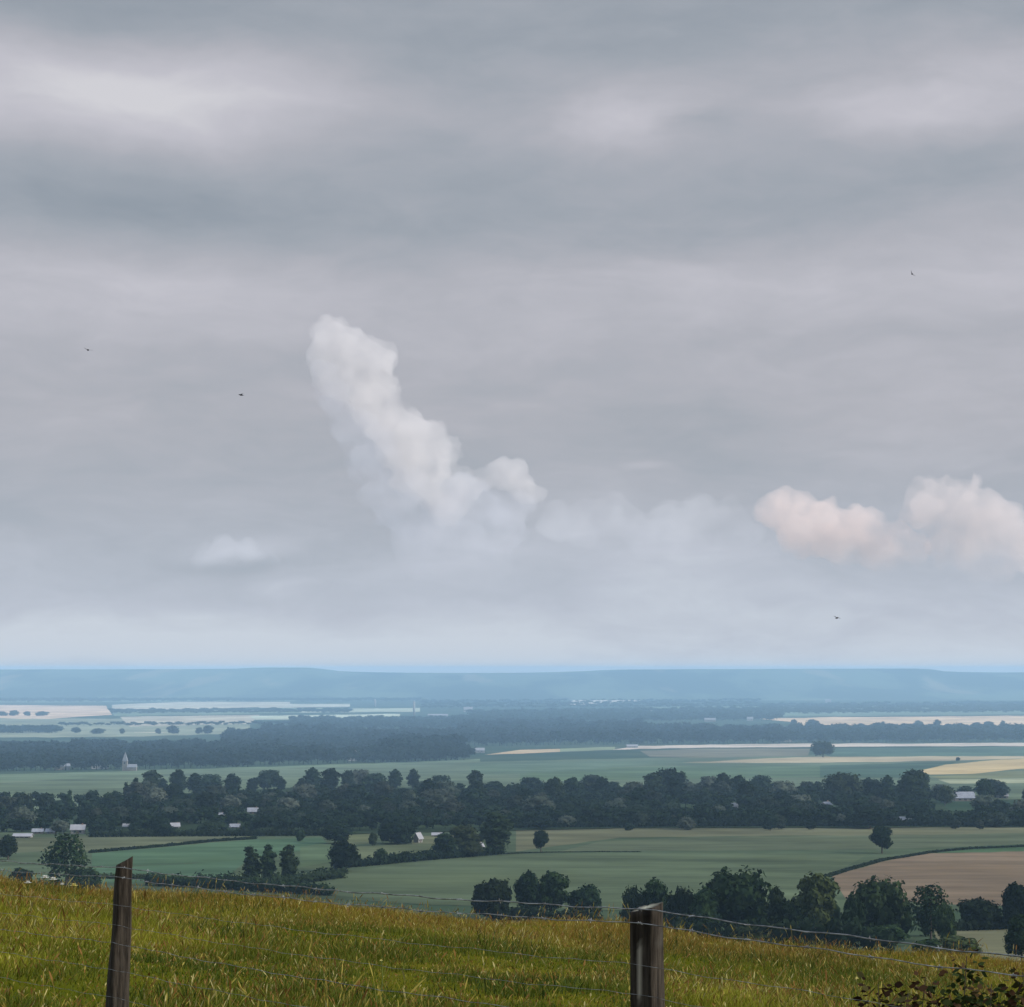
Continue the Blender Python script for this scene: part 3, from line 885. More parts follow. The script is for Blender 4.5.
def house(px, row, wpx, hpx, label, wall=None, roof=None, rz=0.0, depth=None, pitch=.45, name='house', cat='house', nwin=2, chim=True):
    p = G(px, row); k = p.y / F
    w = wpx * k; h = hpx * k; d = min(depth or 9.0, w * .7)
    eave = h * (1 - pitch)
    r = empty(name, (p.x, p.y, p.z - .1), rz); tag(r, label, cat)
    g = Geo()
    vs = [(-w/2, -d/2, 0), (w/2, -d/2, 0), (w/2, d/2, 0), (-w/2, d/2, 0), (-w/2, -d/2, eave), (w/2, -d/2, eave), (w/2, d/2, eave), (-w/2, d/2, eave), (-w/2, 0, h - .12), (w/2, 0, h - .12)]
    g.add(vs, [(0, 1, 5, 4), (2, 3, 7, 6), (1, 2, 6, 9, 5), (3, 0, 4, 8, 7), (3, 2, 1, 0)])
    g.build('wall', wall or M_WALLW, r)
    g = Geo(); o_ = .35; tt = .18
    for s in (-1, 1):
        n = math.hypot(d / 2, h - eave); sl = (h - eave) / (d / 2)
        y0, z0 = s * (d / 2 + o_), eave - o_ * sl + .05
        a = [(-w/2 - o_, y0, z0), (w/2 + o_, y0, z0), (w/2 + o_, 0, h), (-w/2 - o_, 0, h)]
        b_ = [(x, y, z + tt) for x, y, z in a]
        g.add(a + b_, [(0, 1, 2, 3), (7, 6, 5, 4), (0, 4, 5, 1), (1, 5, 6, 2), (2, 6, 7, 3), (3, 7, 4, 0)])
    rf = g.build('roof', roof or M_ROOFG, r)
    if chim:
        g = Geo(); q = min(.7, w * .09); g.box((w * .32, 0, h + .3 * q), (q, q * .85, 1.8 * q)); g.box((w * .32, 0, h + 1.24 * q), (q * 1.2, q * 1.05, .16 * q)); g.build('chimney', M_ROOFR, rf)
    for i in range(nwin):
        x = w * ((i + .5) / nwin - .5) * .8
        g = Geo(); g.box((x, -d / 2 - .02, eave * .58), (min(1.3, w * .18), .10, min(1.4, eave * .4)))
        wn = g.build('window', M_GLASS, r)
        g = Geo(); g.box((x, -d / 2 - .06, eave * .58 - min(1.4, eave * .4) / 2 - .06), (min(1.5, w * .2), .2, .1)); g.build('sill', M_WALLC, wn)
    g = Geo(); g.box((w * .02, -d / 2 - .03, min(2.1, eave * .8) / 2), (1.0, .08, min(2.1, eave * .8))); g.build('door', M_DOOR, r)
    return r


house(23, 838, 17, 4.2, 'long low white shed at the left edge of the fields', M_WALLW, M_ROOFW, .05, 7, .5, 'shed', 'shed', 3, False)
house(38, 834, 10, 5, 'small grey house right of the long white shed', M_WALLC, M_ROOFG, .1)
house(51, 834, 9, 5, 'small grey house, second one right of the long white shed', M_WALLC, M_ROOFG, -.1)
house(78, 834, 13, 9, 'tall house with pale grey roof above the ragged tree', M_WALLW, M_ROOFW, .1)
house(126, 828, 5, 4, 'tiny white house at the left end of the long wood', M_WALLW, M_ROOFW)
house(175, 829, 8, 6, 'white house at the wood edge left of the pale strip', M_WALLW, M_ROOFW, .3)
house(235, 829, 9, 5, 'pale low house half hidden at the wood edge, right of the dark mound', M_WALLC, M_ROOFG)
house(253, 815, 10, 7, 'pale square house inside the long wood at the left', M_WALLC, M_ROOFG, .1)
house(220, 818, 8, 5, 'small roof inside the long wood above the dark mound', M_WALLC, M_ROOFG)
house(418, 843, 8, 10, 'white gabled house between the hedge trees', M_WALLW, M_ROOFW, 1.1)
house(437, 837, 9, 4, 'pale low house behind the hedge trees', M_WALLW, M_ROOFW)
house(461, 842, 14, 5, 'pale house with long roof behind the loose hedge tree', M_WALLW, M_ROOFW, -.2)
house(478, 850, 9, 7, 'white house tucked against the tallest dark tree', M_WALLW, M_ROOFW, .6)
house(735, 809, 6, 6, 'tiny bright white house in the middle of the long wood', M_WALLW, M_ROOFW)
house(826, 808, 11, 6, 'pale house with wide gable inside the long wood', M_WALLC, M_ROOFG, .9)
house(905, 822, 10, 5, 'bright white house at the wood front right of the lone tree', M_WALLW, M_ROOFW, .1)
house(963, 801, 21, 9, 'large barn with grey green roof at the right end of the wood', M_WALLC, M_ROOFG, .1, 14, .6, 'barn', 'barn', 3, False)
house(1002, 799, 11, 6, 'pale house right of the large barn', M_WALLC, M_ROOFW, -.1)
house(1010, 813, 7, 5, 'bright white house near the right edge below the barn', M_WALLW, M_ROOFW)
house(62, 770, 15, 7, 'grey roofed house in front of the left blue wood', M_WALLC, M_ROOFG, .3)
house(100, 769, 17, 9, 'pale house in front of the left blue wood, left of the church', M_WALLW, M_ROOFW, .2)
house(316, 757, 28, 5, 'long white shed in the gap of the left blue wood', M_WALLW, M_ROOFW, 0, 14, .5, 'shed', 'shed', 4, False)
house(352, 761, 10, 10, 'white house in front of the blue wood, right of the long white shed', M_WALLW, M_ROOFW, .1)
house(466, 752, 5, 4, 'tiny white house at the left end of the peach strip', M_WALLW, M_ROOFW)
house(480, 753, 9, 5, 'pale shed touching the left tip of the peach strip', M_WALLW, M_ROOFW, 0, None, .45, 'shed', 'shed', 2, False)
house(438, 717.5, 20, 3.5, 'long white hall far off on the plain, right of the white silo', M_WALLW, M_ROOFW, 0, 20, .4, 'hall', 'hall', 4, False)
house(468, 712, 9, 5, 'white house far off on the plain above the middle wood', M_WALLW, M_ROOFW, .2)
house(840, 738, 8, 5, 'bright white house in the right blue wood, by the lone clump', M_WALLW, M_ROOFW, .1)
house(936, 736, 9, 6, 'lilac white house in the right blue wood', M_WALLW, M_ROOFW, .2)
house(786, 742, 12, 5, 'pale house in the gap left of the lone clump', M_WALLC, M_ROOFW, .1)
house(632, 748, 11, 3.4, 'pale farm building at the left end of the pinkish strip', M_WALLW, M_ROOFW, .1, None, .45, 'barn', 'barn', 2, False)
house(828, 703, 6, 4, 'white speck of a house at the foot of the far hills', M_WALLW, M_ROOFW)
house(940, 707, 6, 3, 'white speck of a house far right at the foot of the hills', M_WALLW, M_ROOFW)
house(710, 722, 11, 4, 'pale house behind the middle blue wood at its right end', M_WALLC, M_ROOFW)
house(750, 721, 6, 4, 'small pale house left of the far peach strip', M_WALLW, M_ROOFW)


def church(px, row, wpx, hpx, label):
    p = G(px, row); k = p.y / F; w = wpx * k; h = hpx * k
    r = empty('church', (p.x, p.y, p.z - .2)); tag(r, label, 'church')
    g = Geo(); g.box((0, 0, h * .26), (w, w, h * .52)); g.build('tower', M_WALLC, r)
    g = Geo(); q = w * .56; z = h * .52
    g.add([(-q, -q, z), (q, -q, z), (q, q, z), (-q, q, z), (0, 0, h)], [(0, 1, 4), (1, 2, 4), (2, 3, 4), (3, 0, 4), (3, 2, 1, 0)]); g.build('spire', M_ROOFG, r)
    g = Geo(); n = w * 2.0
    g.add([(w/2 + .05, -w*.6, 0), (w/2 + n, -w*.6, 0), (w/2 + n, w*.6, 0), (w/2 + .05, w*.6, 0), (w/2 + .05, -w*.6, h*.2), (w/2 + n, -w*.6, h*.2), (w/2 + n, w*.6, h*.2), (w/2 + .05, w*.6, h*.2)],
          [(0, 1, 5, 4), (1, 2, 6, 5), (2, 3, 7, 6), (3, 0, 4, 7)]); g.build('nave', M_WALLC, r)
    g = Geo(); z = h * .2
    g.add([(w/2 + .05, -w*.68, z), (w/2 + n + .3, -w*.68, z), (w/2 + n + .3, 0, h*.36), (w/2 + .05, 0, h*.36), (w/2 + .05, w*.68, z), (w/2 + n + .3, w*.68, z)],
          [(0, 1, 2, 3), (3, 2, 5, 4), (0, 3, 4), (1, 5, 2), (0, 4, 5, 1)]); g.build('roof', M_ROOFG, r)
    g = Geo(); g.box((0, -w / 2 - .03, h * .42), (w * .3, .1, h * .1)); g.build('window', M_GLASS, r)


church(125, 771, 4.6, 19, 'pale pointed church tower in front of the left blue wood')


def silo(px, row, wpx, hpx, label):
    p = G(px, row); k = p.y / F; w = wpx * k; h = hpx * k
    r = empty('silo', (p.x, p.y, p.z - .2)); tag(r, label, 'silo', 'pale silos on the far plain')
    g = Geo(); g.tube([(0, 0, 0), (0, 0, h * .9)], w / 2, 14); g.build('body', M_WALLW, r, True)
    g = Geo(); g.tube([(0, 0, h * .9 + .01), (0, 0, h)], [w * .54, w * .08], 14); g.build('cap', M_ROOFW, r)
    g = Geo(); g.box((0, -w / 2 - .15, h * .45), (.5, .2, h * .9)); g.build('ladder', M_ROOFG, r)


silo(414, 716, 2.4, 15, 'tall slim white silo far off on the plain')
silo(375, 707, 2.2, 8, 'short pale silo far off, left of the tall white one')

# ------------------------------------------------------------------ birds
M_BIRD = plain('bird_feathers', (.02, .02, .022), .2, 20)


def bird(px, py, span_px, dist, label, bank=0.3, yaw=0.4, flap=.35):
    d = ray(px, py); p = Vector((d.x / d.y * dist, dist, EYE + d.z / d.y * dist))
    s = span_px * dist / F
    r = empty('bird', p, yaw); tag(r, label, 'bird', 'birds in the sky'); r.rotation_euler = (0.15, bank, yaw)
    g = Geo(); L = s * .62
    g.tube([(0, -L * .5, 0), (0, -L * .42, .01 * s), (0, -L * .2, 0), (0, L * .1, 0), (0, L * .34, .02 * s), (0, L * .44, .03 * s), (0, L * .52, .02 * s)],
           [s * .02, s * .05, s * .085, s * .095, s * .06, s * .06, s * .01], 8)
    g.add([(-.02 * s, -L * .42, 0), (.02 * s, -L * .42, 0), (.09 * s, -L * .75, 0), (0, -L * .66, 0), (-.09 * s, -L * .75, 0),
           (-.02 * s, -L * .42, .02 * s), (.02 * s, -L * .42, .02 * s), (.09 * s, -L * .75, .008 * s), (0, -L * .66, .008 * s), (-.09 * s, -L * .75, .008 * s)],
          [(4, 3, 2, 1, 0), (5, 6, 7, 8, 9), (0, 1, 6, 5), (1, 2, 7, 6), (2, 3, 8, 7), (3, 4, 9, 8), (4, 0, 5, 9)])
    g.build('body', M_BIRD, r, True)
    for sd in (-1, 1):
        g = Geo()
        pl = [(0, L * .2), (.26, L * .27), (.5, -L * .10), (.28, -L * .02), (0, -L * .12)]
        vs = []
        for th in (-.012, .012):
            for x, y in pl:
                vs.append((sd * (x * s + .03 * s), y, flap * (x * s) * (1 - .6 * x) + th * s * (1 - x)))
        g.add(vs, [(0, 1, 2, 3, 4), (9, 8, 7, 6, 5)] + [(i, (i + 1) % 5, (i + 1) % 5 + 5, i + 5) for i in range(5)])
        g.build('wing', M_BIRD, r)


bird(88, 350, 9, 62, 'dark bird flying highest of the two at the left of the sky', .2, .5)
bird(241, 395, 8, 60, 'dark bird flying left of the leaning tower cloud', -.3, 1.2)
bird(837, 618, 8, 70, 'dark bird flying low over the horizon under the pink cloud', .3, -.6)
bird(912, 274, 7, 50, 'small bird high at the upper right of the sky', .9, .2, .6)

# ------------------------------------------------------------------ cumulus clouds
CD = 24000.0


def cloud_mat(name, dens, col=(1, 1, 1), nscale=.0016, lo=.35, hi=.6, zfade=(-900, 300)):
    """white droplets, thinner in wisps and towards the ragged base"""
    m = bpy.data.materials.new(name); m.use_nodes = True; nt = m.node_tree; nt.nodes.clear()
    out = nt.nodes.new('ShaderNodeOutputMaterial'); pv = nt.nodes.new('ShaderNodeVolumePrincipled')
    pv.inputs['Color'].default_value = (*col, 1); pv.inputs['Anisotropy'].default_value = .0
    tc = nt.nodes.new('ShaderNodeTexCoord')
    nz = noise_n(nt, tc.outputs['Object'], nscale, 4, .6)
    sp = nt.nodes.new('ShaderNodeSeparateXYZ'); nt.links.new(tc.outputs['Object'], sp.inputs[0])
    zf = ramp_n(nt, math_n(nt, 'MULTIPLY_ADD', nz, 500, math_n(nt, 'ADD', sp.outputs[2], -250)), *zfade)
    d = math_n(nt, 'MULTIPLY', ramp_n(nt, nz, lo, hi), dens)
    nt.links.new(math_n(nt, 'MULTIPLY', d, zf), pv.inputs['Density'])
    nt.links.new(pv.outputs[0], out.inputs['Volume'])
    return m


def cloud(name, label, blobs, mat, seed=1, puff=.38, voxel=42):
    rg = random.Random(seed)
    bm = bmesh.new()
    k = CD / F
    c0 = ray(blobs[0][0], blobs[0][1]); o0 = Vector((c0.x / c0.y * CD, CD, EYE + c0.z / c0.y * CD))
    for (px, py, r) in blobs:
        d = ray(px, py); c = Vector((d.x / d.y * CD, CD, EYE + d.z / d.y * CD)) - o0; R_ = r * k
        sph = [(c, R_)]
        for i in range(22):
            v = Vector((rg.gauss(0, 1), rg.gauss(0, 1), rg.gauss(0, 1))).normalized()
            if v.z < -.3: v.z *= -.5
            sph.append((c + v * R_ * rg.uniform(.7, .95), R_ * puff * rg.uniform(.6, 1.2)))
        for cc, rr in sph:
            bmesh.ops.create_icosphere(bm, subdivisions=2, radius=rr, matrix=Matrix.Translation(cc))
    me = bpy.data.meshes.new(name); bm.to_mesh(me); bm.free()
    o = bpy.data.objects.new(name, me); COL.objects.link(o)
    md = o.modifiers.new('fuse', 'REMESH'); md.mode = 'VOXEL'; md.voxel_size = voxel
    dg = bpy.context.evaluated_depsgraph_get()
    m2 = bpy.data.meshes.new_from_object(o.evaluated_get(dg)); o.modifiers.clear()
    o.data = m2; bpy.data.meshes.remove(me); m2.name = name
    for v in m2.vertices:
        q = v.co * .0034
        n1 = mnoise.fractal(q + Vector((seed, 0, 0)), .8, 2.1, 5)
        v.co += v.normal * (n1 * 150)
    m2.update()
    md = o.modifiers.new('fuse', 'REMESH'); md.mode = 'VOXEL'; md.voxel_size = voxel * .8
    m3 = bpy.data.meshes.new_from_object(o.evaluated_get(bpy.context.evaluated_depsgraph_get())); o.modifiers.clear()
    o.data = m3; bpy.data.meshes.remove(m2); m2 = m3; m2.name = name
    m2.materials.clear(); m2.materials.append(mat); m2.update()
    o.location = o0
    tag(o, label, 'cloud')
    return o


MC1 = cloud_mat('cloud_bright', .0019, (.85, .82, .80), .0015, .28, .58, (-3100, -1700))
MC2 = cloud_mat('cloud_pink', .0022, (.92, .81, .755), .0015, .28, .60, (-950, -300))
MC2b = cloud_mat('cloud_heaped', .0019, (.86, .79, .755), .0015, .28, .60, (-1350, -550))
MC3 = cloud_mat('cloud_thin', .00042, (.97, .97, .98), .0011, .30, .65, (-700, -50))
MC4 = cloud_mat('cloud_mid', .0006, (.90, .91, .94), .0012, .25, .6, (-520, 60))
MC4b = cloud_mat('cloud_trail', .00075, (.84, .85, .89), .0012, .25, .6, (-700, 200))
MC5 = cloud_mat('cloud_low', .0006, (.90, .91, .94), .0014, .25, .6, (-160, 30))
cloud('cumulus_cloud', 'tall white cloud leaning to the left like a tower above the plain',
      [(334, 339, 22), (354, 350, 25), (371, 364, 22), (328, 362, 21), (348, 380, 27), (368, 398, 27), (384, 396, 19), (386, 422, 28), (406, 446, 30), (429, 438, 20), (438, 454, 20), (426, 474, 29), (446, 500, 25),
       (462, 486, 18), (482, 482, 14), (504, 476, 17), (520, 488, 14), (536, 496, 9)], MC1, 3, .40)
cloud('cumulus_cloud', 'soft grey wisps of cloud trailing below the leaning tower cloud',
      [(440, 530, 34), (470, 548, 30), (420, 545, 28), (505, 525, 24), (480, 508, 24), (455, 500, 26), (520, 508, 14), (440, 570, 28), (485, 570, 26), (322, 372, 15), (334, 398, 19), (352, 428, 23), (374, 462, 28), (396, 500, 32)], MC4b, 4)
cloud('cumulus_cloud', 'pinkish puffy cloud low over the plain at the right',
      [(775, 510, 20), (798, 512, 22), (822, 520, 24), (845, 530, 22), (868, 536, 22), (892, 542, 20), (915, 548, 17), (800, 535, 24), (840, 552, 20), (880, 556, 18)], MC2, 5)
cloud('cumulus_cloud', 'pale heaped cloud at the right edge, higher than the pinkish one',
      [(930, 494, 17), (948, 496, 20), (965, 505, 26), (985, 520, 24), (1008, 533, 26), (1032, 548, 28), (970, 555, 22), (945, 548, 20), (1000, 562, 20), (925, 512, 20)], MC2b, 6)
cloud('cumulus_cloud', 'faint low cloud left of the leaning tower cloud, flat underneath',
      [(205, 556, 13), (228, 552, 15), (252, 556, 13), (272, 562, 10)], MC5, 8, voxel=45)
cloud('cumulus_cloud', 'faint thin cloud between the leaning tower and the pinkish cloud',
      [(560, 520, 20), (578, 530, 20), (596, 512, 16), (655, 536, 20), (680, 545, 22), (740, 535, 20), (612, 516, 20), (628, 526, 18), (640, 540, 14), (670, 520, 20), (700, 515, 22), (728, 522, 20), (705, 540, 22), (655, 585, 18), (690, 590, 20), (720, 588, 16), (760, 590, 12)], MC3, 9)


# ------------------------------------------------------------------ fence
def wood_mat():
    m, nt, b = new_mat('weathered_wood')
    tc = nt.nodes.new('ShaderNodeTexCoord')
    at = nt.nodes.new('ShaderNodeAttribute'); at.attribute_name = 'wear'
    g = noise_n(nt, tc.outputs['Object'], 14, 6, .65, (4, 4, .35))
    s = noise_n(nt, tc.outputs['Object'], 9, 4, .6)
    f = noise_n(nt, tc.outputs['Object'], 60, 5, .7, (2, 2, .3))
    c = mixc(nt, ramp_n(nt, g, .35, .65), (.012, .009, .006), (.055, .045, .034))
    c = mixc(nt, math_n(nt, 'MULTIPLY', ramp_n(nt, s, .55, .75), .5), c, (.065, .063, .054))
    c = mixc(nt, math_n(nt, 'MULTIPLY', ramp_n(nt, f, .4, .7), .35), c, (.015, .011, .009))
    sp = nt.nodes.new('ShaderNodeSeparateColor'); nt.links.new(at.outputs['Color'], sp.inputs[0])
    c = mixc(nt, sp.outputs[0], c, (.34, .31, .25))
    c = mixc(nt, sp.outputs[1], c, (.012, .010, .009))
    c = mixc(nt, sp.outputs[2], c, (.42, .42, .31))
    nt.links.new(c, b.inputs['Base Color'])
    bp = nt.nodes.new('ShaderNodeBump'); bp.inputs['Strength'].default_value = .6; bp.inputs['Distance'].default_value = .01
    nt.links.new(g, bp.inputs['Height']); nt.links.new(bp.outputs[0], b.inputs['Normal'])
    return m


M_WOOD = wood_mat()


def make_post(base, top, side_b, side_t, rot, slope, parent, seed, wear=True):
    """square post from base to top, sawn slanting; slope = rise of the top across x"""
    rg = random.Random(seed)
    base = Vector(base); top = Vector(top)
    n = 7; rows = 60
    ring = []
    for s in range(4):
        for k in range(n):
            t = k / n * 2 - 1
            x, y = [(t, -1), (1, t), (-t, 1), (-1, -t)][s]
            m_ = max(abs(x), abs(y)); ln = math.hypot(x, y)
            rr = min(1.0, 1.22 / ln)
            ring.append((x * rr, y * rr, s, t))
    V = []; Fc = []; C = []
    R_ = Matrix.Rotation(rot, 3, 'Z')
    nr = len(ring)
    for j in range(rows + 1):
        q = j / rows
        c = base.lerp(top, q)
        hs = (side_b + (side_t - side_b) * q) / 2
        for (x, y, s, t) in ring:
            lump = mnoise.noise(Vector((x * 1.6 + seed, y * 1.6, q * 5))) * .10 + mnoise.noise(Vector((x * 5 + seed, y * 5, q * 9))) * .045
            crack = 0
            if s == 1:
                crack = math.exp(-((t + .35 + .12 * math.sin(q * 21)) / .16) ** 2) * (.5 if q < .8 else .25)
            if s == 0:
                crack = math.exp(-((t - .55 + .1 * math.sin(q * 15)) / .10) ** 2) * .3
            k = hs * (1 + lump - crack * .35)
            v = R_ @ Vector((x * k, y * k, 0)) + c
            if j == rows: v.z += (v.x - top.x) * slope + mnoise.noise(Vector((x * 3, y * 3, seed))) * .006
            elif q > .9:
                v.z += (v.x - top.x) * slope * (q - .9) / .1
            V.append(v)
            pale = 0
            if wear and s == 0:
                pale = math.exp(-(((t + .12 + .05 * math.sin(q * 40)) / .17) ** 4)) * float(sstep(.775, .80, q) * (1 - sstep(.905, .925, q)))
            C.append((pale, min(1, crack * 1.3), 0, 1))
    for j in range(rows):
        for i in range(nr):
            a = j * nr + i; b_ = j * nr + (i + 1) % nr
            Fc.append((a, b_, b_ + nr, a + nr))
    ct = len(V); V.append(sum((V[rows * nr + i] for i in range(nr)), Vector()) / nr); C.append((0, 0, .8 if wear else .1, 1))
    for i in range(nr):
        Fc.append((rows * nr + i, rows * nr + (i + 1) % nr, ct))
    me = bpy.data.meshes.new('post'); me.from_pydata([tuple(v) for v in V], [], Fc); me.materials.append(M_WOOD)
    ca = me.color_attributes.new('wear', 'FLOAT_COLOR', 'POINT')
    ca.data.foreach_set('color', [x for c in C for x in c])
    me.polygons.foreach_set('use_smooth', [True] * (len(Fc) - nr) + [False] * nr); me.update()
    return link_mesh('post', me, None, parent)


fence = empty('wire_fence', (0.445, 6.4, float(terrain(.445, 6.4))))
tag(fence, 'wire fence on weathered wooden posts crossing the front of the meadow', 'fence')
FO = Vector(fence.location)


def at_d(px, py, y):
    d = ray(px, py); return Vector((d.x / d.y * y, y, EYE + d.z / d.y * y))


YR, YL = 6.4, 9.5
topR = at_d(647, 907, YR); topL = at_d(124.5, 861, YL)
baseR = at_d(645, 1007, YR); baseR.z = float(terrain(baseR.x, YR)) - .3; baseR.x = topR.x - .004
bl = at_d(117.5, 1007, YL); tl = topL
t_ = (tl.z - (float(terrain(bl.x, YL)) - .3)) / (tl.z - bl.z)
baseL = tl + (bl - tl) * t_
dv = (topR - topL)
topE = topR + dv * .99; topW = topL - dv * .98
topE.z = topR.z + .15; topW.z = topL.z - .16
POSTS = [(topW, .10, .085, .5, .05, 41), (topL, .118, .074, .42, .55, 42), (topR, .098, .0885, math.radians(-29) + math.pi / 2 * 0, .27, 43), (topE, .10, .09, .3, .1, 44)]
bases = [Vector((topW.x - .04, topW.y, float(terrain(topW.x, topW.y)) - .3)), baseL, baseR, Vector((topE.x, topE.y, float(terrain(topE.x, topE.y)) - .3))]
posts = []
for (tp, sb, st, rot, sl, sd), bs in zip(POSTS, bases):
    po = make_post(bs - FO, tp - FO, sb, st, rot if sd != 43 else math.radians(-29), sl, fence, sd, sd == 43)
    posts.append(po)
tag(posts[1], 'leaning dark post with a pointed slanting top'); tag(posts[2], 'split dark post with a pale scar and a mossy slanting top')

WIRES = [.0, .045, .18, .275, .36, .49, .62]
# wire line runs on the near face of the posts
anch = []
for k, (tp, bs, off) in enumerate(zip([topW, topL, topR, topE], bases, [.03, .025, .0, .03])):
    anch.append((tp, bs, off))
for wi, dz in enumerate(WIRES):
    g = Geo()
    pts_all = []
    for a, b_ in zip(anch, anch[1:]):
        pa = a[0] + (a[1] - a[0]).normalized() * (dz + a[2]) + Vector((-.03, -.055, 0))
        pb = b_[0] + (b_[1] - b_[0]).normalized() * (dz + b_[2]) + Vector((-.03, -.055, 0))
        n = 46
        for i in range(n if b_ is not anch[-1] else n + 1):
            t = i / n; p = pa.lerp(pb, t)
            p.z += -.022 * (1 + .3 * math.sin(wi * 2.1)) * 4 * t * (1 - t) + .0022 * (math.sin(i * .7 + wi) + math.sin(i * 1.9 + 2 * wi)) * (1 if 0 < i < n else 0)
            pts_all.append(p - FO)
    g.tube(pts_all, (.0021, .0016, .0008, .0008, .0012, .0010, .0009)[wi], 5)
    wo = g.build('wire', M_WIRE, fence, True)
    if wi in (0, 1):
        gb = Geo(); rg = random.Random(wi)
        L_ = 0
        for p0, p1 in zip(pts_all, pts_all[1:]):
            L_ += (p1 - p0).length
            if L_ > .21:
                L_ = 0; tdir = (p1 - p0).normalized()
                for s in range(2):
                    v = Vector((rg.uniform(-1, 1), rg.uniform(-1, 1), rg.uniform(-1, 1))).normalized()
                    gb.tube([p0 - v * .009 + tdir * s * .006, p0 + v * .009 + tdir * s * .006], .001, 4)
                gb.tube([p0 - tdir * .006, p0 + tdir * .012], .0028, 5)
        ob = gb.build('barb', M_WIRE, wo)
        tag(ob, kind='stuff')


# ------------------------------------------------------------------ meadow grass
def grass_mat():
    m, nt, b = new_mat('meadow_blades')
    at = nt.nodes.new('ShaderNodeAttribute'); at.attribute_name = 'tint'
    nt.links.new(at.outputs['Color'], b.inputs['Base Color']); b.inputs['Roughness'].default_value = .7
    tr = nt.nodes.new('ShaderNodeBsdfTranslucent'); nt.links.new(at.outputs['Color'], tr.inputs[0])
    mx = nt.nodes.new('ShaderNodeMixShader'); mx.inputs[0].default_value = .25
    nt.links.new(b.outputs[0], mx.inputs[1]); nt.links.new(tr.outputs[0], mx.inputs[2])
    nt.links.new(mx.outputs[0], nt.nodes['Material Output'].inputs[0])
    return m


def vnoise(x, y, sc, seed):
    """cheap smooth value noise"""
    r = np.random.default_rng(seed); T_ = r.random((64, 64))
    xx = x / sc; yy = y / sc
    i = np.floor(xx).astype(int); j = np.floor(yy).astype(int)
    fx = xx - i; fy = yy - j; fx = fx * fx * (3 - 2 * fx); fy = fy * fy * (3 - 2 * fy)
    g_ = lambda a, b_: T_[a % 64, b_ % 64]
    return (g_(i, j) * (1 - fx) + g_(i + 1, j) * fx) * (1 - fy) + (g_(i, j + 1) * (1 - fx) + g_(i + 1, j + 1) * fx) * fy


